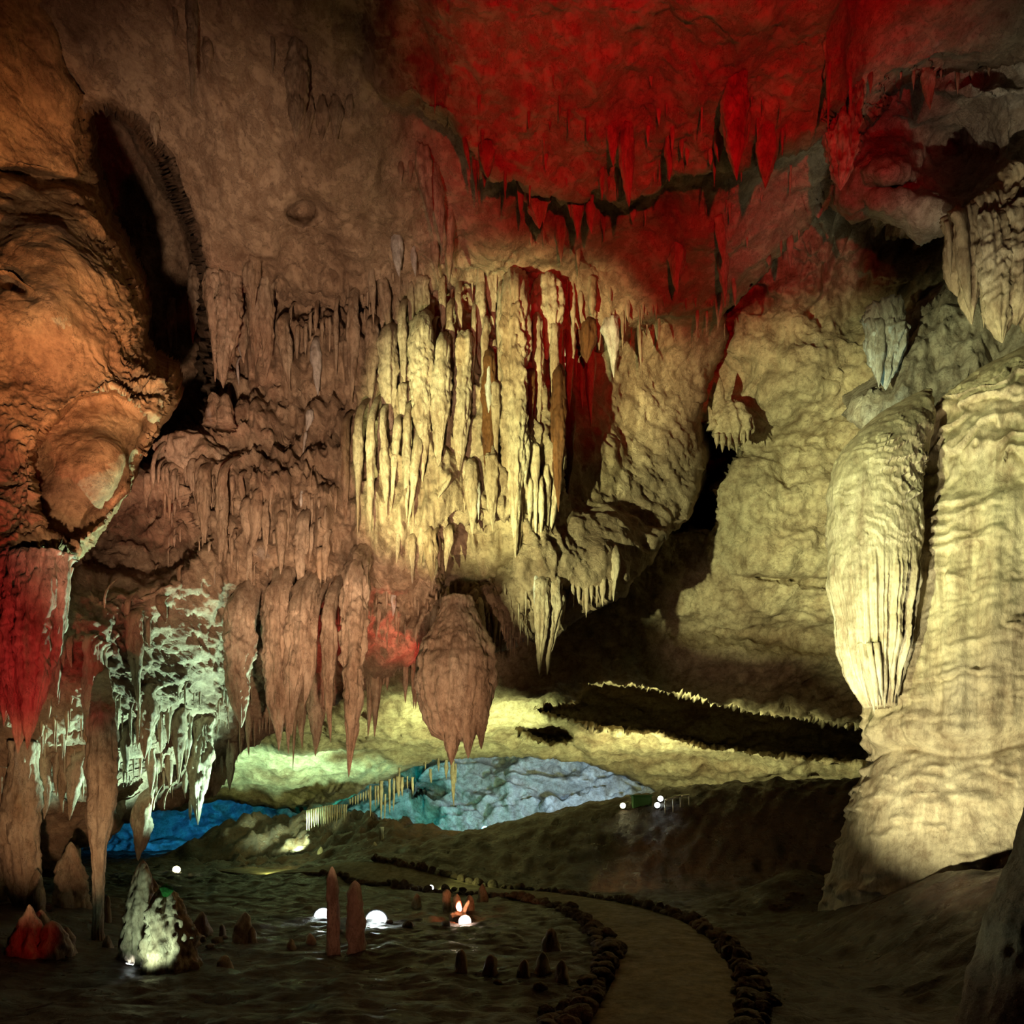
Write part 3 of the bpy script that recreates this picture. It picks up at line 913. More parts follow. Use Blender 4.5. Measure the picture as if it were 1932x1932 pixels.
# left upper wall
clus(tr(280, 500, Z, [(640, 80, 680, 1180, 140), (800, 180, 770, 1260, 260), (1060, -20, 1040, 470, 170), (900, 250, 850, 760, 110), (240, 380, 215, 900, 80), (270, 560, 285, 880, 40), (470, 60, 460, 800, 150)]),
     'right of the black crevice', 'reddish brown')
clus(tr(280, 500, Z, [(1190, 200, 1200, 1160, 170), (1350, 620, 1440, 1300, 140), (1090, 280, 1090, 1030, 130), (960, 580, 970, 1000, 110), (880, 700, 960, 1000, 30, 'stalw'), (900, 1000, 915, 1220, 30, 'stalw')]),
     'in dark group, upper left wall', 'dark red-lit')
clus(tr(280, 500, Z, [(1510, 640, 1505, 1020, 55), (1590, 640, 1590, 920, 45), (1690, 830, 1720, 1330, 90, 'stalw'), (1835, 560, 1835, 880, 45), (1900, 460, 1905, 1135, 55), (1440, 480, 1430, 660, 40), (1700, 460, 1690, 700, 45), (1760, 600, 1758, 830, 40), (1640, 520, 1640, 760, 40), (1640, 1500, 1600, 1720, 70, 'stalw'), (1590, 1720, 1560, 1930, 30, 'stalw')]),
     'in fringe, upper left wall', 'tan')
T2 = [(30, 1560, 25, 1800, 60), (95, 1560, 95, 1900, 45), (1240, 1700, 1240, 1932, 45)]
shelf_at = hit(360, 862, MAINS)
sv, sf = tube(np.stack([np.full(26, W(360, 862, shelf_at[1])[0]) + np.linspace(-.0, .1, 26), np.full(26, shelf_at[1] + 0.15), W(360, np.linspace(822, 906, 26), shelf_at[1])[:, 2]], -1),
              0.62 * np.sin(np.linspace(0.25, math.pi - 0.05, 26)) ** 0.6, 0.45 * np.sin(np.linspace(0.25, math.pi - 0.05, 26)) ** 0.6, 110,
              lambda P, th, t: 0.10 * ridged(P * np.array([3.2, 3.2, 1.4]), 3) + 0.08 * fbm(P * 3, 3))
so = link_mesh('flowstone_shelf', sv, sf, M['stal'], origin=(shelf_at[0], shelf_at[1], W(360, 822, shelf_at[1])[2]))
tag(so, 'rounded tan flowstone cushion on the left wall below the black crevice', 'flowstone')
clus(tr(270, 800, Z, [(100, 420, 100, 650, 45), (40, 570, 35, 850, 75), (200, 480, 205, 690, 35), (240, 460, 255, 740, 35), (310, 500, 310, 800, 55), (345, 580, 345, 760, 32), (160, 450, 160, 620, 35), (430, 460, 430, 600, 40), (220, 690, 220, 870, 25), (320, 800, 320, 930, 25)]),
     'in fringe under rounded flowstone cushion', 'orange-tinged')
clus(tr(270, 800, Z, [(490, 420, 490, 700, 90), (540, 650, 535, 920, 45), (615, 520, 612, 1380, 130), (690, 560, 680, 950, 75), (800, 560, 780, 1540, 120), (900, 560, 895, 800, 55), (985, 560, 1020, 850, 80), (900, 1180, 900, 1460, 45), (830, 1180, 830, 1400, 55)]),
     'in tall bundles, left wall', 'ochre')
clus(tr(270, 800, Z, [(1050, 820, 1055, 1210, 120), (1160, 730, 1105, 1290, 120), (1235, 860, 1245, 1380, 80), (1400, 960, 1390, 1540, 100), (1450, 1000, 1460, 1250, 70), (1620, 1020, 1590, 1720, 130), (1790, 1320, 1785, 1710, 65), (1855, 1140, 1840, 1620, 95), (1080, 1280, 1095, 1620, 60), (1300, 700, 1280, 840, 50), (1600, 740, 1597, 840, 30, 'stalw'), (1440, 1500, 1440, 1700, 45), (1700, 1100, 1690, 1400, 60)]),
     'in row above pale left ledge', 'pinkish tan')
for k, (x, y0, y1) in enumerate(((404, 790, 740), (425, 792, 744))):
    o = rise(x, y0, x, y1, 24, d=float(anchor(x, y0, x, y1, 24)[0]) - 0.1, p=4)
    tag(o, f'stubby orange-brown knob standing on the left wall ledge, {"left" if k == 0 else "right"} of the two', 'stalagmite', 'knobs on the left wall ledge')

# big pendants under the overhang
clus(tr(400, 1080, Z, [(290, 470, 270, 1570, 300), (660, 330, 660, 1810, 250), (910, 420, 790, 1650, 290), (790, 700, 770, 1840, 120), (1180, 480, 1195, 1720, 165), (1450, 130, 1390, 2075, 330), (1010, 560, 930, 1350, 150)]),
     'of great row under overhang', 'brown', group='great stalactites under the overhang', d=11.5, inset=1.3, up=1.7)
clus(tr(400, 1080, Z, [(200, 420, 205, 650, 65), (540, 430, 515, 770, 75), (630, 240, 612, 580, 75), (1840, 240, 1835, 450, 65, 'stalw'), (1690, 380, 1680, 620, 55), (1260, 270, 1265, 510, 55), (1050, 430, 1045, 560, 60), (1120, 420, 1130, 540, 50), (1190, 420, 1200, 520, 40), (850, 440, 855, 560, 35)]),
     'among small ones over great row', 'tan')
clus(tr(400, 1080, Z, [(850, 1250, 820, 2000, 60), (915, 1250, 905, 1790, 110), (1060, 930, 1045, 1865, 200), (1610, 950, 1580, 1670, 80), (1665, 950, 1640, 1670, 110)]),
     'behind the great row', 'bright red-lit', d=14.2)
clus(tr(400, 1080, Z, [(370, 1400, 370, 1860, 55), (430, 1480, 430, 1780, 22), (285, 1500, 282, 1840, 22), (330, 1480, 330, 1650, 40), (510, 1480, 510, 1600, 14), (545, 1440, 545, 1620, 14), (585, 1420, 583, 1640, 16), (480, 1500, 482, 1640, 30), (150, 1200, 148, 1370, 35)]),
     'behind leftmost great stalactite', 'pinkish')
clus(tr(700, 1080, Z, [(350, 850, 350, 1325, 65), (430, 840, 430, 1380, 48), (452, 860, 452, 1392, 36), (225, 870, 230, 1080, 40), (165, 950, 165, 1200, 45), (290, 880, 290, 1010, 22), (30, 640, 28, 830, 30), (120, 1000, 130, 1150, 50)]),
     'in fringe left of bell stalactite', 'red-lit', d=14.4)
clus(tr(700, 1080, Z, [(765, 270, 765, 600, 65), (640, 400, 655, 890, 100), (710, 400, 710, 530, 45), (1090, 330, 1120, 780, 100), (1190, 440, 1190, 700, 24), (930, 300, 932, 430, 20), (850, 300, 848, 420, 30)]),
     'hanging before the bell stalactite', 'tan')
clus(tr(700, 1080, Z, [(1255, 400, 1255, 740, 75), (1305, 420, 1305, 750, 55), (1316, 640, 1316, 900, 16), (1410, 560, 1410, 855, 16), (1385, 600, 1380, 780, 42), (1505, 560, 1505, 760, 14), (1440, 560, 1440, 660, 20), (1350, 560, 1350, 680, 30), (1570, 540, 1570, 650, 16)]),
     'in fringe right of bell stalactite', 'pinkish brown')

# the bell formation: one big fluted body that ends in several tips
bd = 12.0
py = np.array([1128, 1150, 1170, 1195, 1220, 1250, 1280, 1310, 1340, 1365, 1385, 1398])
hw = np.array([30, 34, 44, 54, 64, 73, 73, 68, 60, 50, 40, 12])
yy = np.linspace(1128, 1398, 96)
S = W(865, yy, bd)
S[:, 0] += (yy - 1128) * -0.00035
V, f = tube(S, np.interp(yy, py, hw) / F * bd, np.interp(yy, py, hw) / F * bd * 0.8, 150,
            lambda P, th, t: 0.055 * ridged(np.stack([np.cos(th) * 2.4, np.sin(th) * 2.4, P[..., 2] * 0.35], -1) * 1.2, 2) * sm(t, 0.1, 0.4) + 0.05 * fbm(P * 3.5, 3) - 0.045 * np.abs(noise3(P * np.array([13, 13, 9]))))
bell = link_mesh('bell_stalactite', V, f, M['stal'], origin=W(865, 1128, bd))
tag(bell, 'massive bell-shaped pinkish stalactite ending in several tips', 'stalactite')
for a, b, c, e, w_ in tr(700, 1080, Z, [(640, 1100, 665, 1635, 130), (810, 1300, 805, 1955, 185), (980, 1250, 978, 1890, 170), (1120, 1100, 1110, 1795, 175), (1085, 1200, 1085, 1650, 90)]):
    pend(a, b, c, e, w_, d=bd - 0.22, name='tip', parent=bell, up=0.2, p=2.8)

# lower left
red_root = empty('drapery_formation', W(65, 1062, 8.3))
tag(red_root, 'red-lit dripstone drapery of hanging folds at the left edge', 'drapery')
for a, b, c, e, w_, dz in ((12, 1065, 11, 1372, 50, .1), (40, 1058, 29, 1422, 52, -.05), (62, 1060, 51, 1415, 54, -.12), (86, 1062, 69, 1382, 50, -.06), (106, 1064, 86, 1330, 40, .02), (120, 1072, 102, 1280, 26, .1), (128, 1090, 112, 1230, 14, .15), (30, 1062, 34, 1250, 70, .2), (80, 1062, 76, 1250, 70, .2)):
    pend(a, b, c, e, w_, d=8.25 + dz, name='fold', parent=red_root, up=0.15, p=3.0)
clus([(176, 1228, 164, 1413, 34), (108, 1245, 108, 1316, 16), (240, 1140, 238, 1194, 12), (252, 1172, 261, 1335, 32), (302, 1138, 313, 1176, 19), (279, 1176, 282, 1224, 9), (198, 1126, 197, 1152, 5), (130, 1210, 133, 1260, 14), (166, 1215, 169, 1270, 18), (190, 1235, 200, 1310, 20), (118, 1216, 120, 1258, 12)],
     'on mint-lit left slope', 'ochre')
J = 420 / 1932
clus(tr(0, 1340, J, [(380, 440, 390, 950, 115), (485, 410, 485, 745, 55), (540, 500, 540, 890, 75), (680, 440, 600, 960, 150), (420, 560, 425, 740, 40), (600, 440, 570, 680, 90), (300, 400, 300, 520, 40)]),
     'between the two tall columns', 'brown')
clus(tr(0, 1340, J, [(1310, 360, 1310, 740, 75), (1470, 410, 1475, 720, 65), (1105, 430, 1100, 665, 34), (1075, 440, 1070, 670, 24), (1090, 180, 1090, 540, 75), (1270, -140, 1255, 430, 150), (1200, 100, 1200, 300, 60), (1400, 380, 1400, 540, 24), (1440, 420, 1442, 590, 24), (1350, 430, 1350, 560, 30), (1160, 430, 1165, 610, 24), (1020, 420, 1025, 560, 30), (1220, 420, 1222, 520, 24), (1390, 60, 1390, 380, 50), (1020, 0, 1010, 180, 30), (1130, 10, 1135, 250, 30), (1210, -20, 1200, 260, 26), (1455, 20, 1460, 290, 40)]),
     'right of the tall column', 'brown')
clus(tr(0, 1340, J, [(1550, 60, 1545, 640, 125), (1640, 110, 1610, 490, 80), (1765, 140, 1705, 1000, 200), (1650, 820, 1653, 965, 30), (1610, 560, 1605, 770, 45), (1555, 560, 1556, 640, 30)]),
     'in thick group, left opening edge', 'dark brown')
clus([(437, 1405, 434, 1491, 21), (418, 1428, 419, 1462, 7), (447, 1400, 447, 1440, 6), (455, 1395, 455, 1425, 5)], 'at left slope right end', 'speckled brown')
clus(tr(0, 1340, J, [(1240, 840, 1205, 1310, 160), (1155, 900, 1155, 1075, 45), (1050, 820, 1050, 960, 70), (1330, 820, 1330, 870, 20), (1425, 800, 1426, 860, 14)]),
     'silhouetted in blue opening', 'dark', d=11.9, inset=0.25, up=0.4)

# columns
def column(prof, d, label, mat='stal', name='column', lean=0.0):
    prof = np.asarray(prof, float)
    yy = np.linspace(prof[0, 0], prof[-1, 0], int((prof[-1, 0] - prof[0, 0]) / 3) + 2)
    cx, hw = np.interp(yy, prof[:, 0], prof[:, 1]), np.interp(yy, prof[:, 0], prof[:, 2]) / 2
    for arr in (cx, hw):
        e = np.pad(arr, 4, 'edge')
        arr[:] = np.convolve(e, np.ones(9) / 9, 'valid')
    d = d + lean * sm(yy, prof[0, 0] + 90, prof[0, 0] - 30)
    S = W(cx, yy, d)
    r = hw / F * d
    _seed[0] += 1
    off = _seed[0] * 3.7
    V, f = tube(S, r, r * 0.85, int(np.clip(hw.max() * 2.2, 24, 110)),
                lambda P, th, t: r[:, None] * (0.22 * ridged(np.stack([np.cos(th) * 1.5, np.sin(th) * 1.5, P[..., 2] * 0.45], -1) + off, 2) + 0.16 * fbm(P * 4 + off, 3) - 0.2 * np.abs(noise3(P * np.array([12, 12, 7])))))
    o = link_mesh(name, V, f, M[mat], origin=S[-1])
    tag(o, label, 'column')
    return o


column([(1262, 196, 16), (1300, 194, 30), (1340, 193, 42), (1380, 193, 46), (1450, 194, 46), (1500, 193, 44), (1560, 188, 36), (1600, 186, 23), (1700, 186, 16), (1760, 184, 17), (1797, 187, 26), (1815, 187, 34)], 8.9, 'tall brown column tapering to a thin foot, with a mint-lit right rim', lean=1.1)
column([(1400, 45, 40), (1450, 44, 44), (1520, 42, 56), (1570, 36, 62), (1640, 42, 52), (1690, 50, 42), (1714, 54, 46)], 9.8, 'thick brown column joining roof and floor near the left edge')
column([(1400, 4, 34), (1500, 6, 26), (1600, 7, 24), (1680, 4, 28), (1712, 4, 34)], 10.2, 'narrow dark column cut by the left edge of the photo')
column([(1560, 141, 10), (1600, 139, 14), (1660, 140, 13), (1700, 140, 16)], 12.2, 'slim dark column behind the pale stub between the tall columns')

# ---------------------------------------------------------------- roof pendants
clus(tr(860, 160, Z, [(190, 760, 205, 1080, 65), (290, 880, 290, 1040, 40), (500, 860, 500, 1180, 34), (300, 620, 330, 930, 150), (90, 560, 150, 900, 60)]),
     'in red roof row, left end', 'orange-red')
clus(tr(860, 160, Z, [(660, 780, 655, 1390, 95), (830, 840, 835, 1460, 250), (960, 660, 1010, 950, 95), (1060, 450, 1160, 1340, 120), (1240, 640, 1220, 1590, 200), (1320, 600, 1320, 1210, 95), (1350, 1200, 1375, 1500, 100), (930, 900, 880, 1400, 110)]),
     'in red roof row, middle', 'deep red-lit', d=10.9)
clus(tr(860, 160, Z, [(1480, 860, 1480, 1180, 65), (1495, 1350, 1500, 1600, 40), (1730, 460, 1745, 1250, 150), (1580, 460, 1600, 820, 115), (1790, 1260, 1795, 1395, 65), (1690, 600, 1690, 900, 90)]),
     'in red roof row, right part', 'deep red-lit')
clus(tr(860, 160, Z, [(760, 1500, 765, 1640, 34), (890, 1480, 892, 1650, 30), (1240, 1680, 1240, 1932, 55), (1060, 1400, 1060, 1800, 100)]),
     'below the red roof row', 'dull brown')
LL = 460 / 1932
clus(tr(1200, 130, LL, [(260, 560, 265, 890, 65), (360, 560, 365, 710, 34), (650, 520, 655, 750, 75), (790, 120, 795, 900, 180), (880, 370, 880, 610, 65), (1030, 520, 1030, 950, 140), (590, 650, 590, 760, 34), (622, 700, 620, 940, 24)]),
     'right of the red roof row', 'dark red-lit')
clus(tr(1200, 130, LL, [(330, 1420, 325, 1790, 105), (690, 1480, 705, 1900, 90), (770, 1680, 790, 1880, 45), (1220, 1340, 1222, 1575, 45), (1290, 1280, 1292, 1375, 16), (1440, 1090, 1445, 1190, 55), (1050, 1490, 1053, 1565, 45), (1150, 1370, 1150, 1470, 24), (880, 1340, 882, 1410, 18), (660, 1200, 700, 1560, 80)]),
     'along red roof sloping edge', 'orange-red')
clus(tr(1232, 0, Z7, [(30, 1660, 30, 1810, 18), (230, 1620, 230, 1760, 18), (280, 1620, 280, 1730, 18), (345, 1540, 340, 1710, 40), (170, 1560, 172, 1620, 14)]),
     'left of small dark hollow', 'thin pale')
bigred = pend(1591, 130, 1585, 366, 66, d=10.0, p=3.6, flutes=4, mat='stal')
tag(bigred, 'broad red-lit stalactite blade hanging in front of the grey hanging rock', 'stalactite')
clus([(1564, 128, 1562, 248, 10), (1604, 150, 1605, 212, 9), (1642, 140, 1643, 177, 8), (1724, 135, 1723, 172, 6), (1752, 132, 1754, 211, 27), (1806, 138, 1807, 178, 8), (1834, 132, 1834, 152, 8), (1775, 134, 1775, 150, 5), (1866, 128, 1866, 146, 6), (1700, 136, 1700, 150, 6)],
     'along straight upper right edge', 'red-lit')
clus([(362, -10, 362, 210, 20), (391, 78, 391, 140, 16), (385, 84, 386, 136, 8), (514, 72, 515, 139, 9), (560, 90, 557, 268, 40), (582, 200, 580, 268, 24), (609, 190, 607, 272, 24), (634, 190, 633, 276, 24), (660, 190, 659, 232, 14), (292, 224, 293, 272, 18), (580, 180, 577, 252, 22), (330, 20, 331, 70, 10)],
     'on dim upper left roof', 'dark reddish brown')
clus(tr(600, 0, Z7, [(540, 790, 600, 1230, 80), (600, 880, 650, 1290, 70), (690, 1120, 680, 1480, 50), (430, 860, 430, 960, 30), (480, 860, 480, 960, 30), (610, 460, 608, 600, 16), (820, 900, 822, 1040, 20), (975, 920, 975, 1030, 24)]),
     'left of red roof row', 'brown')

parts = []
rs = np.random.RandomState(21)
spots_ = [(rs.uniform(20, 480), rs.uniform(1300, 1500)) for _ in range(150)] + [(rs.uniform(430, 1000), rs.uniform(1110, 1215)) for _ in range(120)] + [(rs.uniform(290, 640), rs.uniform(900, 1090)) for _ in range(60)] + [(rs.uniform(650, 1100), rs.uniform(520, 640)) for _ in range(60)] + [(rs.uniform(1100, 1400), rs.uniform(560, 640)) for _ in range(30)] + [(rs.uniform(900, 1500), rs.uniform(150, 420)) for _ in range(70)]
for k, (x, y) in enumerate(spots_):
    h = hit(x, y, ['ceiling'])
    if h is None:
        continue
    L_ = rs.uniform(0.12, 0.5)
    R_ = rs.uniform(0.012, 0.035)
    tp = h + np.array([0, -0.05, 0.08])
    parts.append(spike(tp, tp - np.array([0, 0, L_]), R_, 0.03, 5000 + k, up=0.1))
Vs, fs = join(parts)
fr = link_mesh('straw_fringe', Vs, fs, M['stal'])
tag(fr, 'countless tiny dripstone straws scattered over the roof and its edges', 'dripstone', kind='stuff')
# ---------------------------------------------------------------- the great flowstone on the right
FD = 10.5
edge = np.array([[668, 1925], [676, 1895], [690, 1862], [712, 1830], [740, 1800], [790, 1745], [860, 1708], [920, 1694], [1000, 1687], [1100, 1682], [1200, 1679], [1340, 1676], [1400, 1668], [1440, 1652], [1530, 1620], [1600, 1600], [1690, 1576], [1755, 1560], [1850, 1545]], float)
yy = np.concatenate([[666], np.linspace(668, 1850, 400)])
ex = np.interp(yy, edge[:, 0], edge[:, 1])
e = np.pad(ex, 6, 'edge')
ex = np.convolve(e, np.ones(13) / 13, 'valid')
cxx = 1978.0
hwm = (cxx - ex) / F * FD
hwm[0] = 0.05
S = W(cxx, yy, FD)


def dome_disp(P, th, t):
    z = P[..., 2]
    py = HY - (z - CH) / FD * F
    up = sm(py, 1080, 960)
    mid = sm(py, 960, 1080) * sm(py, 1425, 1395)
    low = sm(py, 1395, 1425)
    wv = fbm(P * np.array([0.8, 0.8, 0.8]), 3)
    s = z * 2.9 + 2.4 * fbm(P * np.array([0.9, 0.9, 0.5]), 4, 0.55) + 0.4 * np.sin(th * 4)
    saw = (s - np.floor(s))
    rip = np.where(saw > 0.18, (saw - 0.18) / 0.82, 1 - saw / 0.18)
    patch = np.clip(0.55 + 1.5 * fbm(P * np.array([1.1, 1.1, 1.6]) + 31, 3), 0, 1)
    patch2 = np.clip(-0.05 + 2.2 * fbm(P * np.array([1.3, 1.3, 2.2]) + 77, 3), 0, 1)
    s2 = z * 2.3 + 1.2 * wv + 0.35 * fbm(P * 4, 2)
    saw2 = s2 - np.floor(s2)
    rip2 = np.where(saw2 > 0.12, (saw2 - 0.12) / 0.88, 1 - saw2 / 0.12)
    out = 0.17 * (1 - rip) * up * patch * sm(py, 690, 800) + 0.13 * (1 - rip2) * low * patch2 + 0.10 * (1 - rip2) * mid * patch2
    q = np.stack([np.cos(th) * 3.2, np.sin(th) * 3.2, z * 0.12], -1)
    q2 = np.stack([np.cos(th) * 11, np.sin(th) * 11, z * 0.25], -1)
    lf = np.exp(-((th - math.pi - 0.35) / 0.55) ** 2)
    out = out + mid * ((0.03 + 0.15 * lf) * ridged(q, 2, 0.6) + (0.012 + 0.05 * lf) * ridged(q2, 2)) + 0.14 * mid + (1 - mid) * 0.012 * ridged(q2, 2)
    out = out + mid * 0.03 * np.abs(noise3(P * np.array([6, 6, 9])))
    out = out + 0.10 * fbm(P * 0.8, 3) + 0.022 * fbm(P * 5.0, 3) + 0.010 * noise3(P * 22)
    out = out - 0.05 * np.exp(-((py - 1428 - 12 * np.sin(th * 7)) / 5.0) ** 2)
    return out


V, f = tube(S, hwm, hwm * 0.62, 620, dome_disp, front=0.75)
flow = empty('flowstone_mass', W(cxx, 1755, FD))
tag(flow, 'huge cream flowstone dome with rippled top and fluted middle at the right edge', 'flowstone')
link_mesh('dome', V, f, M['flow'], origin=W(cxx, 1755, FD), parent=flow)
LD_ = 9.7
lob = np.array([[738, 1748, 6], [752, 1735, 24], [775, 1712, 46], [800, 1694, 62], [840, 1672, 74], [880, 1656, 80], [920, 1648, 82], [1000, 1647, 82], [1100, 1648, 74], [1200, 1650, 62], [1270, 1652, 46], [1310, 1656, 30], [1335, 1660, 14]], float)
yy = np.linspace(738, 1335, 240)
S = W(np.interp(yy, lob[:, 0], lob[:, 1]), yy, LD_ + 0.55 * sm(yy, 900, 740))
hw_ = np.interp(yy, lob[:, 0], lob[:, 2])
hw_ = np.convolve(np.pad(hw_, 5, 'edge'), np.ones(11) / 11, 'valid') / F * LD_


def lobe_disp(P, th, t):
    z = P[..., 2]
    s = z * 4.2 + 2.6 * fbm(P * 1.3, 4)
    saw = s - np.floor(s)
    low = sm(t, 0.5, 0.66)
    q = np.stack([np.cos(th) * 4.2, np.sin(th) * 4.2, z * 0.10], -1)
    return (0.055 * (1 - saw) * np.clip(0.5 + 1.2 * fbm(P * 1.7 + 9, 3), 0, 1)) * sm(t, 0.62, 0.45) * sm(t, 0.05, 0.25) + low * (0.075 * ridged(q, 2) - 0.03) + 0.05 * fbm(P * 1.3, 3) + 0.014 * fbm(P * 7, 3) + 0.006 * noise3(P * 30)


V, f = tube(S, hw_, hw_ * 0.8, 260, lobe_disp, front=0.5)
lobe = link_mesh('drapery_lobe', V, f, M['flow'], origin=W(1650, 900, LD_), parent=flow)
for x0, x1, y1, w_, dz in ((1618, 1636, 1318, 14, -.02), (1628, 1650, 1346, 13, -.12), (1642, 1657, 1338, 12, -.2), (1655, 1664, 1322, 12, -.22), (1668, 1669, 1336, 11, -.15), (1676, 1677, 1310, 9, -.05), (1610, 1626, 1295, 12, .05), (1682, 1682, 1330, 8, .1)):
    pend(x0, 1225, x1, y1, w_, mat='flow', d=LD_ + dz - 0.18, name='strand', parent=lobe, up=0.1, p=3.5)

# ---------------------------------------------------------------- drapery under the hanging rock
dr = empty('drapery_formation', W(1870, 400, 10.3))
tag(dr, 'cream dripstone drapery with swollen folds under the grey hanging rock, upper right', 'drapery')
for x0, y0, x1, y1, w_, dz, p_ in ((1800, 438, 1806, 560, 34, .25, 4), (1822, 425, 1836, 612, 46, .1, 3.5), (1812, 430, 1828, 590, 20, -.1, 3.2), (1845, 415, 1850, 560, 34, .15, 3), (1884, 395, 1890, 490, 60, .05, 4), (1926, 360, 1922, 470, 80, .1, 4), (1862, 405, 1868, 500, 40, .1, 3), (1790, 445, 1793, 525, 8, -.05, 2), (1960, 350, 1962, 560, 80, .1, 3), (1852, 400, 1856, 620, 14, 0, 3)):
    pend(x0, y0, x1, y1, w_, mat='flow', d=10.3 + dz, name='fold', parent=dr, up=0.3, p=p_)
for x0, y0, x1, y1, w_, dz in ((1874, 440, 1892, 648, 54, -.15), (1918, 430, 1920, 610, 50, -.2), (1955, 420, 1950, 640, 60, -.2)):
    pend(x0, y0, x1, y1, w_, mat='flow', d=10.3 + dz, name='swollen_fold', parent=dr, up=0.35, p=5.5, flutes=2)
cy = empty('drapery_formation', W(1675, 612, 13.2))
tag(cy, 'small pale turquoise drapery on the right wall, above and left of the flowstone dome', 'drapery')
for x0, y0, x1, y1, w_, dz in ((1676, 612, 1668, 738, 50, 0), (1692, 614, 1684, 715, 34, -.1), (1655, 630, 1650, 700, 34, .1), (1664, 640, 1656, 732, 16, -.2), (1646, 640, 1642, 680, 16, 0), (1698, 640, 1694, 690, 12, -.15)):
    pend(x0, y0, x1, y1, w_, mat='stalw', d=13.2 + dz, name='fold', parent=cy, up=0.5, p=3.6)

# the clump with the candle on the right wall
cd = 16.6
cl = empty('dripstone_clump', W(1380, 800, cd))
tag(cl, 'yellow-lit dripstone clump with an upright candle-like spire on the right wall', 'dripstone')
yy = np.linspace(762, 838, 40)
V, f = tube(W(1378 + 0.12 * (yy - 762), yy, cd), np.interp(yy, [762, 775, 800, 822, 838], [8, 22, 32, 30, 10]) / F * cd, np.interp(yy, [762, 775, 800, 822, 838], [8, 18, 25, 22, 10]) / F * cd, 70,
            lambda P, th, t: 0.07 * ridged(np.stack([np.cos(th) * 2.5, np.sin(th) * 2.5, P[..., 2] * 0.6], -1), 3) + 0.05 * fbm(P * 4, 3))
link_mesh('body', V, f, M['wallr'], origin=W(1380, 800, cd), parent=cl)
for x0, y0, x1, y1, w_ in ((1357, 785, 1357, 712, 16), (1374, 785, 1375, 764, 12), (1389, 790, 1390, 762, 14), (1345, 800, 1337, 766, 10)):
    rise(x0, y0, x1, y1, w_, d=cd - 0.1, name='spire', parent=cl, mat='wallr', p=3)
for x0, y0, x1, y1, w_ in ((1352, 825, 1352, 846, 9), (1363, 825, 1363, 854, 9), (1376, 825, 1376, 850, 8), (1389, 822, 1390, 856, 9), (1402, 815, 1404, 846, 9), (1410, 805, 1411, 836, 7)):
    pend(x0, y0, x1, y1, w_, d=cd - 0.25, name='drip', parent=cl, mat='wallr', up=0.1)

# ---------------------------------------------------------------- foreground stones and stalagmites
n = 150
yy = np.linspace(1380, 2135, n)
pd_ = 3.6
cxp = np.interp(yy, [1380, 1615, 1670, 1740, 1860, 1932, 2135], [2096, 2040, 2016, 1990, 1958, 1938, 1912])
rad = np.interp(yy, [1380, 1600, 1932, 2135], [92, 100, 106, 122]) / F * pd_
V, f = tube(W(cxp, yy, pd_), rad, rad, 170, lambda P, th, t: 0.03 * fbm(P * 2.2, 3) + 0.012 * ridged(np.stack([np.cos(th) * 2, np.sin(th) * 2, P[..., 2] * 0.8], -1), 2) + 0.006 * fbm(P * 14, 3))
o = link_mesh('leaning_pillar', V, f, M['grey'], origin=W(1912, 2127, pd_))
tag(o, 'grey stone pillar leaning out of the lower right corner, close to the viewer', 'pillar')


def one(rows, cat='stalagmite', name='stalagmite', group=None):
    for x0, y0, x1, y1, w_, mat, d, p_, lab in rows:
        o = rise(x0, y0, x1, y1, w_, mat=mat, d=d, p=p_, name=name)
        tag(o, lab, cat, group)
        yield o


list(one([(264, 1822, 270, 1622, 46, 'stal', 7.9, 4.0, 'tall knobbly stalagmite standing left in the mint-lit trio'),
          (288, 1806, 289, 1656, 24, 'stal', 8.1, 4.5, 'narrow stalagmite in the middle of the mint-lit trio'),
          (322, 1852, 314, 1670, 74, 'stal', 7.6, 4.5, 'broad slab-like stalagmite right in the mint-lit trio')], group='mint-lit trio of stalagmites'))
mv, mf = tube(W(314, np.linspace(1668, 1692, 9), 7.5), np.array([.01, .04, .06, .07, .075, .07, .06, .04, .01]), np.array([.01, .03, .045, .05, .05, .05, .04, .03, .01]), 22, lambda P, th, t: 0.03 * fbm(P * 16, 3))
tag(link_mesh('moss_tuft', mv, mf, M['moss'], origin=W(314, 1690, 7.5)), 'bright green moss patch on top of the broad slab-like stalagmite', 'moss')
list(one([(50, 1838, 52, 1706, 50, 'stal', 7.7, 2.2, 'deep red-lit stalagmite in the lower left corner group'),
          (80, 1800, 78, 1716, 24, 'stal', 8.1, 4, 'slim brown stalagmite just right of the red-lit one'),
          (100, 1822, 102, 1736, 44, 'stal', 7.8, 3, 'wide orange-brown stalagmite two right of the red-lit one'),
          (124, 1800, 126, 1748, 24, 'stal', 8.0, 3, 'low brown stalagmite at the right end of the corner group'),
          (148, 1766, 147, 1730, 17, 'stal', 9.6, 4, 'short dark stalagmite halfway to the tall column')], group='stalagmites of the lower left corner'))
list(one([(69, 1716, 68, 1640, 20, 'stal', 9.6, 3, 'small stalagmite leaning on the right foot of the thick column'),
          (134, 1726, 131, 1588, 44, 'stal', 10.3, 2.2, 'stout pale-rimmed stalagmite between the two tall columns'),
          (107, 1720, 107, 1702, 13, 'stal', 10.2, 3, 'tiny rounded stub left of the stout pale-rimmed stalagmite'),
          (204, 1756, 204, 1689, 8, 'stal', 9.8, 6, 'thin upright rod right of the tall column'),
          (203, 1806, 203, 1764, 17, 'stal', 8.4, 3, 'small stalagmite at the foot of the tall column')], group='stalagmites between the columns'))
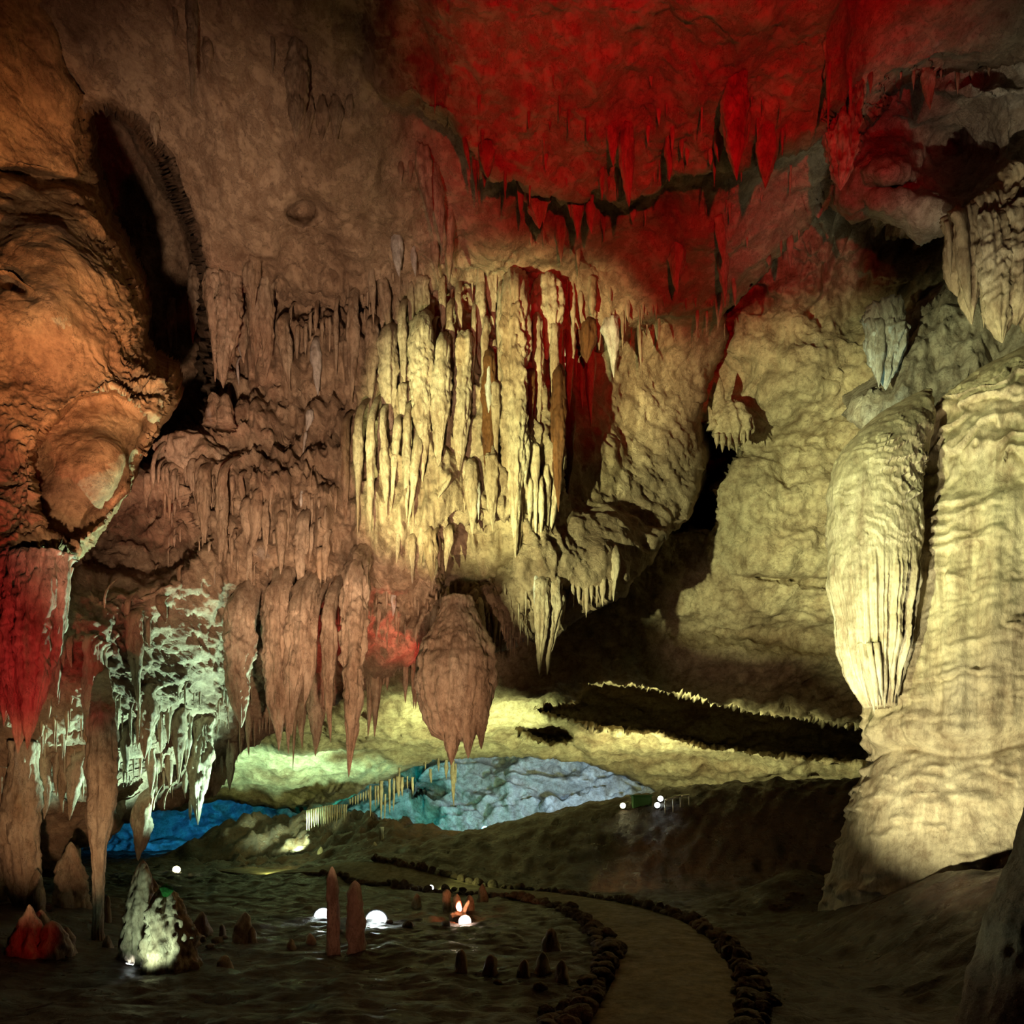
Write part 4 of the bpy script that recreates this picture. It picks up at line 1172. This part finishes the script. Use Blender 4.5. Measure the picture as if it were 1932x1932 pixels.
list(one([(382, 1762, 381, 1719, 26, 'stal', None, 2.4, 'pointed cone right of the mint-lit trio'),
          (419, 1766, 419, 1743, 9, 'stal', None, 4, 'tiny knob-topped rod between the cone and the lit stub'),
          (461, 1778, 460, 1720, 27, 'stal', None, 3.4, 'stubby stalagmite with a bright yellow-green lit face'),
          (476, 1778, 475, 1748, 13, 'stal', None, 3, 'small dark stub touching the bright-faced one'),
          (423, 1824, 423, 1802, 18, 'stal', None, 3.5, 'lone dark stub with a blue-white rim in front'),
          (550, 1789, 549, 1771, 12, 'stal', None, 2.4, 'tiny peak on the wet floor left of the floodlights'),
          (586, 1779, 585, 1761, 14, 'stal', None, 2.4, 'tiny peak just left of the left floodlight'),
          (355, 1768, 354, 1735, 6, 'stalw', None, 5, 'thin white stick behind the broad slab'),
          (629, 1798, 627, 1634, 19, 'stal', None, 6, 'tall reddish stalagmite beside the left floodlight'),
          (671, 1794, 670, 1661, 22, 'stal', None, 7, 'flat-topped reddish stalagmite between the two bright floodlights')], group='stalagmites on the wet floor'))
list(one([(786, 1722, 786, 1685, 15, 'stal', 13.4, 5, 'leftmost small red-topped stalagmite behind the red floodlight'),
          (843, 1730, 843, 1677, 14, 'stal', 12.9, 8, 'square-topped red stalagmite behind the red floodlight'),
          (863, 1730, 863, 1686, 16, 'stal', 12.6, 4.5, 'rounded orange stalagmite directly behind the glowing rock'),
          (885, 1726, 885, 1688, 15, 'stal', 12.9, 4, 'orange-brown stalagmite right of the rounded orange one'),
          (911, 1708, 911, 1667, 15, 'stal', 14.5, 4, 'dark stalagmite alone at the path end'),
          (872, 1728, 884, 1698, 8, 'stalw', 11.9, 5, 'thin curved white spike glowing over the red floodlight')], group='stalagmites around the red floodlight'))
list(one([(1039, 1794, 1039, 1750, 24, 'stal', None, 3.5, 'tallest dim stalagmite inside the path bend'),
          (1024, 1836, 1025, 1795, 20, 'stal', None, 3, 'dim cone below the tallest in the path bend'),
          (1060, 1850, 1060, 1810, 19, 'stal', None, 4, 'dim stub nearest the path kerb in the bend'),
          (989, 1844, 989, 1810, 19, 'stal', None, 4, 'dim stub left of the cone in the path bend'),
          (871, 1832, 872, 1790, 20, 'stal', None, 3.5, 'dim stalagmite below the red floodlight'),
          (926, 1836, 926, 1800, 18, 'stal', None, 3.5, 'dim stalagmite midway between red floodlight and path')], group='dim stalagmites inside the path bend'))
# far chamber
list(one([(694, 1596, 694, 1585, 7, 'stalw', 27, 3, 'tiny white stub left of the far pale column'), (707, 1602, 707, 1588, 8, 'stalw', 26.5, 3, 'small white cone beside the far pale column'), (605, 1610, 605, 1597, 7, 'stalw', 27, 3, 'tiny white stub on the far yellow-green ledge')], group='small white stubs in the far chamber'))
column([(1560, 720, 7), (1580, 720, 6), (1602, 720, 9)], 27.0, 'thin pale column at the edge of the far chamber', mat='stalw')

K5 = 340 / 1932
clus(tr(560, 1430, K5, [(785, 330, 790, 640, 30), (842, 330, 845, 560, 24), (905, 280, 906, 770, 36), (992, 260, 995, 610, 30), (1042, 250, 1035, 580, 28), (1082, 230, 1085, 430, 42), (1100, 140, 1100, 420, 24), (1130, 240, 1130, 420, 34), (1185, 230, 1185, 340, 20), (1238, 240, 1245, 400, 30), (870, 330, 870, 520, 24), (948, 420, 938, 690, 26)]),
     'over far pale column', 'yellowish', on=['wall_right'], name='soda_straw', noun='soda straw', cat='soda straw', d=30)
rs = np.random.RandomState(5)
rows = []
for k in range(18):
    x = 112 + k * 24.5
    y0 = 612 - 60 * math.sin(k / 18 * 1.9)
    rows.append((x, y0 - 20, x + rs.uniform(-6, 6), 785 - 6.5 * k + rs.uniform(-40, 12) + (k < 6) * -10, 22))
clus(tr(560, 1430, K5, rows), 'of pale yellow straw curtain', 'yellow', on=['wall_right'], name='soda_straw', noun='soda straw', cat='soda straw', d=29.5)
rows = [(570 + 28 * k, 470 - 14 * k, 572 + 28 * k, 520 - 13 * k + rs.uniform(-20, 25), 18) for k in range(8)]
clus(tr(560, 1430, K5, rows), 'of row right of straw curtain', 'yellow', on=['wall_right'], name='soda_straw', noun='soda straw', cat='soda straw', d=30)
clus(tr(560, 1430, K5, [(1430, 150, 1440, 275, 34), (1600, 50, 1605, 235, 34), (1668, 60, 1685, 520, 54), (1706, 90, 1706, 290, 24), (1520, 30, 1520, 150, 28), (1380, 30, 1375, 130, 24)]),
     'over blue-white far wall', 'turquoise-lit', on=['wall_right'], d=32)


def lump(c, r, seed, res=0.03, flat=0.75):
    """An irregular stone around c with radii r."""
    rs = np.random.RandomState(seed)
    n = int(np.clip(2.6 * max(r) / res, 9, 40))
    ph = np.linspace(0.02, math.pi - 0.02, n)
    S = np.array(c) + np.stack([0 * ph, 0 * ph, np.cos(ph) * r[2]], -1)
    off = rs.uniform(-40, 40, 3)
    m = float(min(r))
    return tube(S, np.sin(ph) * r[0], np.sin(ph) * r[1], int(np.clip(2 * n, 14, 72)),
                lambda P, th, t: np.maximum(m * (0.62 * fbm(P / m * 0.6 + off, 3) - 0.35 * np.abs(noise3(P / m * 1.7 + off))) * np.sin(t * math.pi) ** 0.5, -0.7 * np.sin(t * math.pi) * m))


def stone(px, py, w_, lab, mat='stone', d=None, h=0.7, name='boulder', group=None, cat='rock'):
    _seed[0] += 1
    if d is None:
        d = hit(px, py, ['floor'])[1]
    c = W(px, py, d)
    r = w_ / 2 / F * d
    c[2] += r * h * 0.5
    V, f = lump(c, (r, r * 0.8, r * h), _seed[0], 2.6 / F * d)
    o = link_mesh(name, V, f, M[mat], origin=(c[0], c[1], c[2] - r * h))
    tag(o, lab, cat, group)
    return o


stone(861, 1738, 36, 'pale rock glowing orange-white behind the red floodlight', 'grey')
stone(842, 1746, 18, 'small red-lit rock left of the glowing rock', 'grey')
stone(735, 1742, 14, 'small reddish rock right of the middle floodlight')
stone(644, 1760, 12, 'small pale pebble at the foot of the tall reddish stalagmite', 'grey')
stone(938, 1856, 16, 'small round stone in the dark below the path bend')
stone(1030, 1912, 36, 'dim flat boulder near the path at the bottom of the photo')
stone(1020, 1866, 26, 'dim boulder between the dim stalagmites and the flat boulder')
stone(770, 1748, 22, 'low dark rock in the red glow left of the red floodlight')
for k, (x, y, w_) in enumerate(((1470, 1728, 46), (1500, 1706, 50), (1535, 1690, 44), (1548, 1722, 40), (1508, 1738, 34), (1440, 1742, 30))):
    stone(x, y, w_, 'reddish boulder of the rubble heap left of the flowstone base, ' + ('leftmost' if k == 5 else ORD[(1, 2, 4, 5, 3)[k]] + ' from the left'), d=12.2 + 0.25 * (k % 3), group='rubble heap beside the flowstone')
for k, (x, y, w_) in enumerate(((365, 1782, 17), (380, 1775, 20), (396, 1788, 16), (410, 1778, 22), (424, 1772, 14))):
    stone(x, y, w_, 'yellowish debris stone in front of the pointed cone, ' + ('leftmost' if k == 0 else ORD[k] + ' from the left'), mat='grey', group='debris in front of the pointed cone')
stone(95, 1800, 40, 'rough orange-brown rock among the lower left corner stalagmites', 'stone', d=7.9)

# kerb stones on both sides of the path
for side, line, sgn in (('inner', PL, -1), ('outer', PR, 1)):
    seg = np.linalg.norm(np.diff(line, axis=0), axis=1)
    L = np.concatenate([[0], np.cumsum(seg)])
    rs = np.random.RandomState(3 if sgn < 0 else 4)
    s0 = 8.0
    while s0 < L[-1] - 1.0:
        x, y = np.interp(s0, L, line[:, 0]), np.interp(s0, L, line[:, 1])
        x2, y2 = np.interp(s0 + 0.1, L, line[:, 0]), np.interp(s0 + 0.1, L, line[:, 1])
        tx, ty = x2 - x, y2 - y
        ln = math.hypot(tx, ty)
        nx_, ny_ = ty / ln, -tx / ln
        if (nx_ * sgn) < 0 and abs(nx_) > 0.05:
            nx_, ny_ = -nx_, -ny_
        r = rs.uniform(0.12, 0.21) * (1.0 if sgn < 0 else 0.85)
        for row in (0, 1) if y > 3.8 else ():
            r = rs.uniform(0.05, 0.14) * (1.0 if row == 0 else 0.85)
            jx = rs.uniform(0.05, 0.13) + 0.13 * row
            c = np.array([x - sgn * 0 + nx_ * jx, y + ny_ * jx, 0])
            c[2] = ground(c[0], c[1]) + r * 0.35
            _seed[0] += 1
            V, f = lump(c, (r * rs.uniform(.9, 1.3), r * rs.uniform(.8, 1.2), r * rs.uniform(.7, 1.3)), _seed[0], 3.0 / F * y)
            o = link_mesh('kerb_stone', V, f, M['stone'], origin=(c[0], c[1], c[2] - r * 0.6))
            tag(o, f'dark rough kerb stone in the row along the {side} edge of the footpath', 'stone', f'kerb stones along the {side} path edge')
        s0 += 0.2 if y < 9 else 0.28

# ---------------------------------------------------------------- floodlights
def emit_mat(name, col, s):
    return plain_mat(name, (0.9, 0.9, 0.9), 0.3, 0, col, s)


E = {'white': emit_mat('lit_lens_white', (0.85, 1, 0.98), 40), 'warm': emit_mat('lit_lens_warm', (1, 0.9, 0.45), 25), 'orange': emit_mat('lit_lens_orange', (1, 0.75, 0.6), 45), 'dim': emit_mat('lit_lens_small', (0.9, 1, 0.95), 10), 'cyan': emit_mat('lit_lens_cyan', (0.15, 0.85, 1), 18)}


def lamp(px, py, d, target, size, kind, lab, group='cave floodlights', ground_it=True):
    from mathutils import Matrix
    c = W(px, py, d)
    g = ground(c[0], c[1]) if ground_it else c[2] - size * 0.7
    g = min(g, c[2] - size * 0.55)
    base = np.array([c[0], c[1], g])
    r = empty('floodlight', base)
    tag(r, lab, 'lamp', group)
    q = (Vector(target) - Vector(c)).to_track_quat('-Y', 'Z').to_matrix().to_4x4()
    mat = np.array(Matrix.Translation(Vector(c)) @ q)

    def put(name, vf, m, par):
        V = np.asarray(vf[0], float)
        V = V @ mat[:3, :3].T + mat[:3, 3]
        return link_mesh(name, V, vf[1], m, origin=c, parent=par, smooth=False)
    s = size
    hsg = put('housing', join([rod((0, -0.06 * s, 0), (0, 0.30 * s, 0), 0.5 * s, 28), rod((0, 0.28 * s, 0), (0, 0.42 * s, 0), 0.36 * s, 28)] + [box((k * 0.16 * s, 0.46 * s, 0), (0.04 * s, 0.14 * s, 0.6 * s)) for k in (-2, -1, 0, 1, 2)]), M['metal'], r)
    put('lens', rod((0, -0.075 * s, 0), (0, -0.10 * s, 0), 0.44 * s, 28), E[kind], hsg)
    Vb, fb = join([rod((c[0] - 0.56 * s, c[1], c[2]), (c[0] - 0.56 * s, c[1], g + 0.02), 0.03 * s), rod((c[0] + 0.56 * s, c[1], c[2]), (c[0] + 0.56 * s, c[1], g + 0.02), 0.03 * s), rod((c[0] - 0.56 * s, c[1], g + 0.03), (c[0] + 0.56 * s, c[1], g + 0.03), 0.035 * s),
                  rod((c[0] - 0.6 * s, c[1], c[2]), (c[0] + 0.6 * s, c[1], c[2]), 0.025 * s)])
    link_mesh('bracket', Vb, fb, M['metal'], origin=base, parent=r, smooth=False)
    return r


lamp(610, 1730, 11.9, (-1.2, 0, 1.6), 0.36, 'white', 'dazzling white floodlight beside the tall reddish stalagmite')
lamp(710, 1738, 11.4, (-1.0, 0, 1.5), 0.42, 'white', 'brightest white floodlight right of the flat-topped reddish stalagmite')
lamp(877, 1739, 11.3, (-0.3, 0, 2.2), 0.24, 'orange', 'dazzling small floodlight in front of the glowing orange rock')
lamp(250, 1821, 7.75, W(285, 1700, 7.9), 0.16, 'white', 'small white floodlight at the foot of the mint-lit trio')
lamp(333, 1641, 24.0, (-8, 15, 3), 0.3, 'warm', 'yellow floodlight on the dark floor below the blue wall')
lamp(349, 1617, 33.0, (-12, 10, 3), 0.22, 'cyan', 'small cyan lamp at the left end of the far yellow-green ledge', ground_it=False)
lamp(319, 1615, 33.0, (-12, 10, 3), 0.22, 'warm', 'tiny yellowish lamp under the blue wall', ground_it=False)
lamp(592, 1654, 21.5, (-4, 5, 2), 0.12, 'white', 'tiny white lamp left of the tall reddish stalagmite top', ground_it=False)
lamp(813, 1675, 17.0, (-1, 4, 2), 0.16, 'white', 'small white lamp at the foot of the dark mound')
lamp(748, 1569, 34.0, (-6, 20, 3), 0.42, 'cyan', 'cyan lamp at the near edge of the blue-white far wall', ground_it=False)
lamp(763, 1550, 38.0, (-6, 20, 3), 0.35, 'white', 'white lamp above the cyan lamp in the far chamber', ground_it=False)
lamp(915, 1565, 30.0, (-2, 20, 4), 0.35, 'cyan', 'cyan lamp just over the crest of the dark mound', ground_it=False)
for px, py, lab, k in ((1175, 1520, 'yellowish lamp on the mound crest left of the green cabinet', 'warm'), (1246, 1507, 'white lamp on the mound crest right of the green cabinet', 'dim'), (1240, 1519, 'small white lamp low in front of the green cabinet', 'dim')):
    h = hit(px, py + 8, ['floor'])
    lamp(px, py, h[1], (3, 5, 3), 0.20, k, lab)
h = hit(1210, 1528, ['floor'])
cb = W(1210, 1514, h[1] + 0.4)
gb = link_mesh('cabinet', *join([box(cb, (0.62, 0.35, 0.42), 0.02), box((cb[0], cb[1], cb[2] + 0.23), (0.68, 0.41, 0.04), 0.01)]), M['green'], origin=(cb[0], cb[1], cb[2] - 0.21), smooth=False)
tag(gb, 'green metal cabinet standing on the mound crest', 'cabinet')
link_mesh('door', *join([box((cb[0], cb[1] - 0.18, cb[2]), (0.5, 0.02, 0.32), 0.006)]), M['green'], origin=cb, parent=gb, smooth=False)
# white handrail on the crest
rl = empty('handrail', W(1280, 1512, 20.5))
tag(rl, 'short white handrail on the mound crest right of the lamps', 'railing')
pts = [W(x, y, 20.4) for x, y in ((1255, 1509), (1270, 1505), (1284, 1501), (1300, 1501))]
Vr, fr = join([rod(pts[k], pts[k + 1], 0.035) for k in range(3)] + [rod(pts[3], pts[3] - np.array([0, 0, 0.09]), 0.035)])
link_mesh('rail', Vr, fr, M['steel'], origin=pts[0], parent=rl)
for k in range(4):
    q = pts[k].copy()
    q[2] = min(ground(q[0], q[1]) - 0.05, q[2] - 0.2)
    link_mesh('post', *rod(pts[k], q, 0.025), M['steel'], origin=q, parent=rl)
bo = W(408, 1622, 31)
bm_ = empty('bollard', (bo[0], bo[1], bo[2] - 0.26))
tag(bm_, 'dark square bollard in front of the far yellow-green ledge', 'bollard')
link_mesh('body', *box(bo, (0.4, 0.4, 0.5), 0.03), M['metal'], origin=bo, parent=bm_, smooth=False)
link_mesh('lens', *box((bo[0] + 0.05, bo[1] - 0.2, bo[2] + 0.18), (0.16, 0.03, 0.12), 0.01), E['white'], origin=bo, parent=bm_, smooth=False)
# ---------------------------------------------------------------- camera and lights
cam = bpy.data.cameras.new('camera')
cam.sensor_fit = 'HORIZONTAL'
cam.sensor_width = 36
cam.lens = 36 * F / 1932
cam.shift_y = (HY - 966) / 1932
cam.clip_end = 200
co = bpy.data.objects.new('camera', cam)
co.location = (0, 0, CH)
co.rotation_euler = (math.pi / 2, 0, 0)
COL.objects.link(co)
SC.camera = co

w = bpy.data.worlds.new('cave_dark')
w.use_nodes = True
w.node_tree.nodes['Background'].inputs[0].default_value = (0.010, 0.006, 0.005, 1)
w.node_tree.nodes['Background'].inputs[1].default_value = 0.05
SC.world = w


def spot(name, loc, target, col, power, angle=50, blend=0.6, r=0.06):
    l = bpy.data.lights.new(name, 'SPOT')
    l.color = col
    l.energy = power
    l.spot_size = math.radians(angle)
    l.spot_blend = blend
    l.shadow_soft_size = r
    o = bpy.data.objects.new(name, l)
    o.location = Vector(loc)
    o.rotation_euler = (Vector(target) - Vector(loc)).to_track_quat('-Z', 'Y').to_euler()
    COL.objects.link(o)
    return o


def T(px, py, d):
    return tuple(W(px, py, d).tolist())


WARM, BROWN, MINT = (.92, 1, .48), (1, .66, .43), (.52, 1, .78)
KP = (-6.0, 0.5, 0.5)


def aim(az, el):
    a, e = math.radians(az), math.radians(el)
    return (KP[0] + 20 * math.sin(a) * math.cos(e), KP[1] + 20 * math.cos(a) * math.cos(e), KP[2] + 20 * math.sin(e))


spot('key_floodlight', KP, aim(36.5, 25.5), WARM, 16500, 22.5, 0.5, 0.08)
spot('key_floodlight', KP, aim(47, 21.5), WARM, 13000, 25, 0.6, 0.08)
spot('cluster_added_fill', (-4.2, 1.5, 0.4), T(900, 825, 12.3), (.92, 1, .43), 21000, 21.5, 0.7, 0.06)  # added second key to brighten the cluster, not a lamp of the cave
spot('front_floodlight', (-1.5, 1.5, 0.3), T(530, 800, 12), BROWN, 6000, 42, 0.9, 0.15)
spot('roof_red_floodlight', (0.6, -4.0, 0.5), T(1270, 240, 10.3), (1, .005, .010), 7000, 30, 0.8, 0.1)
spot('dome_floodlight', (2.7, 6.3, 0.3), T(1850, 1290, 9), (1, .94, .56), 2000, 60, 0.7, 0.06)
spot('lobe_floodlight', (4.0, 8.0, 0.3), T(1625, 1130, 9.5), (.9, 1, .75), 900, 30, 0.8, 0.05)
spot('drapery_floodlight', (2.5, 4.5, 0.3), T(1880, 500, 10), (1, .82, .52), 2300, 17, 0.8, 0.05)
spot('upper_right_added_fill', (3.2, 3.5, 0.3), T(1690, 380, 11), (1, .86, .66), 1900, 15, 0.7, 0.05)  # added where the key falls short, to lift the hanging rock
spot('left_orange_floodlight', (-2.2, 4.0, 0.3), T(95, 590, 9), (1, .42, .15), 2800, 19, 0.9, 0.1)
spot('left_maroon_added_fill', (-2.0, 3.6, 0.3), T(120, 480, 9), (1, .16, .10), 260, 50, 0.9, 0.1)  # added dim red fill over the left wall, no lamp known there
spot('left_red_floodlight', (-4.2, 4.6, 0.3), T(45, 1190, 8.3), (1, .06, .06), 620, 30, 0.7, 0.05)
spot('corner_red_floodlight', (-4.4, 6.4, 0.25), T(45, 1760, 7.7), (1, .012, .012), 14, 22, 0.7, 0.03)
spot('slope_mint_floodlight', T(640, 1700, 13.6), T(250, 1300, 11), MINT, 4600, 54, 0.6, 0.04)
spot('column_mint_floodlight', T(600, 1735, 11.9), T(60, 1560, 10), (.7, 1, .8), 600, 60, 0.7, 0.04)
spot('trio_floodlight', T(253, 1832, 6.95), T(312, 1715, 7.7), (.65, 1, .7), 38, 100, 0.7, 0.03)
spot('low_roof_floodlight', T(1240, 1490, 25), T(1330, 1400, 30), (.9, 1, .46), 3000, 150, 0.6, 0.1)
spot('low_roof_floodlight', T(930, 1545, 24), T(850, 1360, 28), (.8, 1, .45), 3200, 120, 0.7, 0.1)
spot('far_white_floodlight', T(1060, 1520, 36), T(1000, 1490, 45), (.42, .70, 1), 2300, 120, 0.6, 0.2)
spot('far_blue_floodlight', T(320, 1600, 38), T(260, 1560, 46), (.02, .30, .8), 1300, 120, 0.6, 0.2)
spot('far_cyan_floodlight', T(740, 1565, 36), T(680, 1530, 42), (0, .9, .9), 1200, 110, 0.6, 0.2)
spot('far_green_floodlight', T(560, 1600, 29), T(560, 1480, 33), (.5, 1, .6), 3200, 130, 0.6, 0.2)
spot('ledge_floodlight', T(500, 1640, 21), T(540, 1600, 31), (.8, 1, .32), 1500, 44, 0.7, 0.1)
spot('far_teal_floodlight', T(880, 1555, 38), T(860, 1500, 46), (.2, 1, .7), 350, 120, 0.7, 0.2)
spot('lower_wall_added_fill', (1.2, 9.4, 0.4), T(1400, 1190, 21), BROWN, 650, 24, 0.9, 0.08)  # added brown fill to keep the lower right wall from going black
spot('underside_red_floodlight', T(868, 1720, 12.5), T(720, 1240, 14.2), (1, .12, .09), 5200, 36, 0.7, 0.05)
spot('rock_orange_floodlight', T(880, 1728, 11.2), T(855, 1730, 12), (1, .35, .15), 60, 120, 0.6, 0.03)
spot('bell_floodlight', (-0.8, 5.0, 0.3), T(700, 1290, 12), (1, .62, .38), 2000, 42, 0.8, 0.06)
spot('column_brown_added_fill', (-3.0, 3.4, 0.3), T(110, 1500, 9.5), (1, .58, .30), 900, 26, 0.8, 0.05)  # added to brown the column fronts, source made up
spot('stalagmite_added_fill', (-1.2, 3.6, 0.6), T(648, 1700, 9), (1, .42, .26), 70, 20, 0.8, 0.05)  # added to brighten the two reddish stalagmites from the front
spot('mound_floodlight', T(813, 1668, 16.6), T(920, 1648, 18), (.8, 1, .35), 90, 80, 0.8, 0.05)
spot('mound_brown_added_fill', (0.9, 16.4, 0.5), (8, 19.5, 1.6), (1, .66, .30), 260, 70, 0.9, 0.05)  # made-up source grazing the mound, added because it came out dark
spot('turquoise_added_tint', T(1545, 1480, 12.5), T(1672, 670, 13.1), (.45, 1, .85), 900, 9, 0.6, 0.03)  # narrow beam added to tint the small drapery, no lamp stands there
spot('crevice_red_added_light', (-1.0, 6.5, 0.3), T(365, 560, 13.5), (1, .01, .03), 420, 13, 0.6, 0.05)  # added for a deep red strip on the crevice wall
spot('pillar_added_rim_light', (1.75, 4.6, 0.7), (2.62, 3.6, 1.4), (.8, 1, .6), 7, 50, 0.8, 0.03)  # small added light that only draws the pillar's left rim
spot('ground_added_fill', (3.5, 3.0, 2.2), T(1000, 1800, 8), (1, .50, .24), 30, 90, 0.9, 0.1)  # weak warm fill added above the floor for the dim stalagmites

vs = SC.view_settings
vs.view_transform = 'Standard'
vs.look = 'None'
vs.gamma = 1
vs.use_curve_mapping = False
vs.exposure = 0.12
SC.cycles.use_denoising = True
SC.cycles.use_adaptive_sampling = True
SC.cycles.adaptive_threshold = 0.06
SC.cycles.max_bounces = 3
SC.cycles.diffuse_bounces = 2
SC.cycles.glossy_bounces = 2
SC.cycles.transmission_bounces = 1
SC.cycles.sample_clamp_indirect = 4
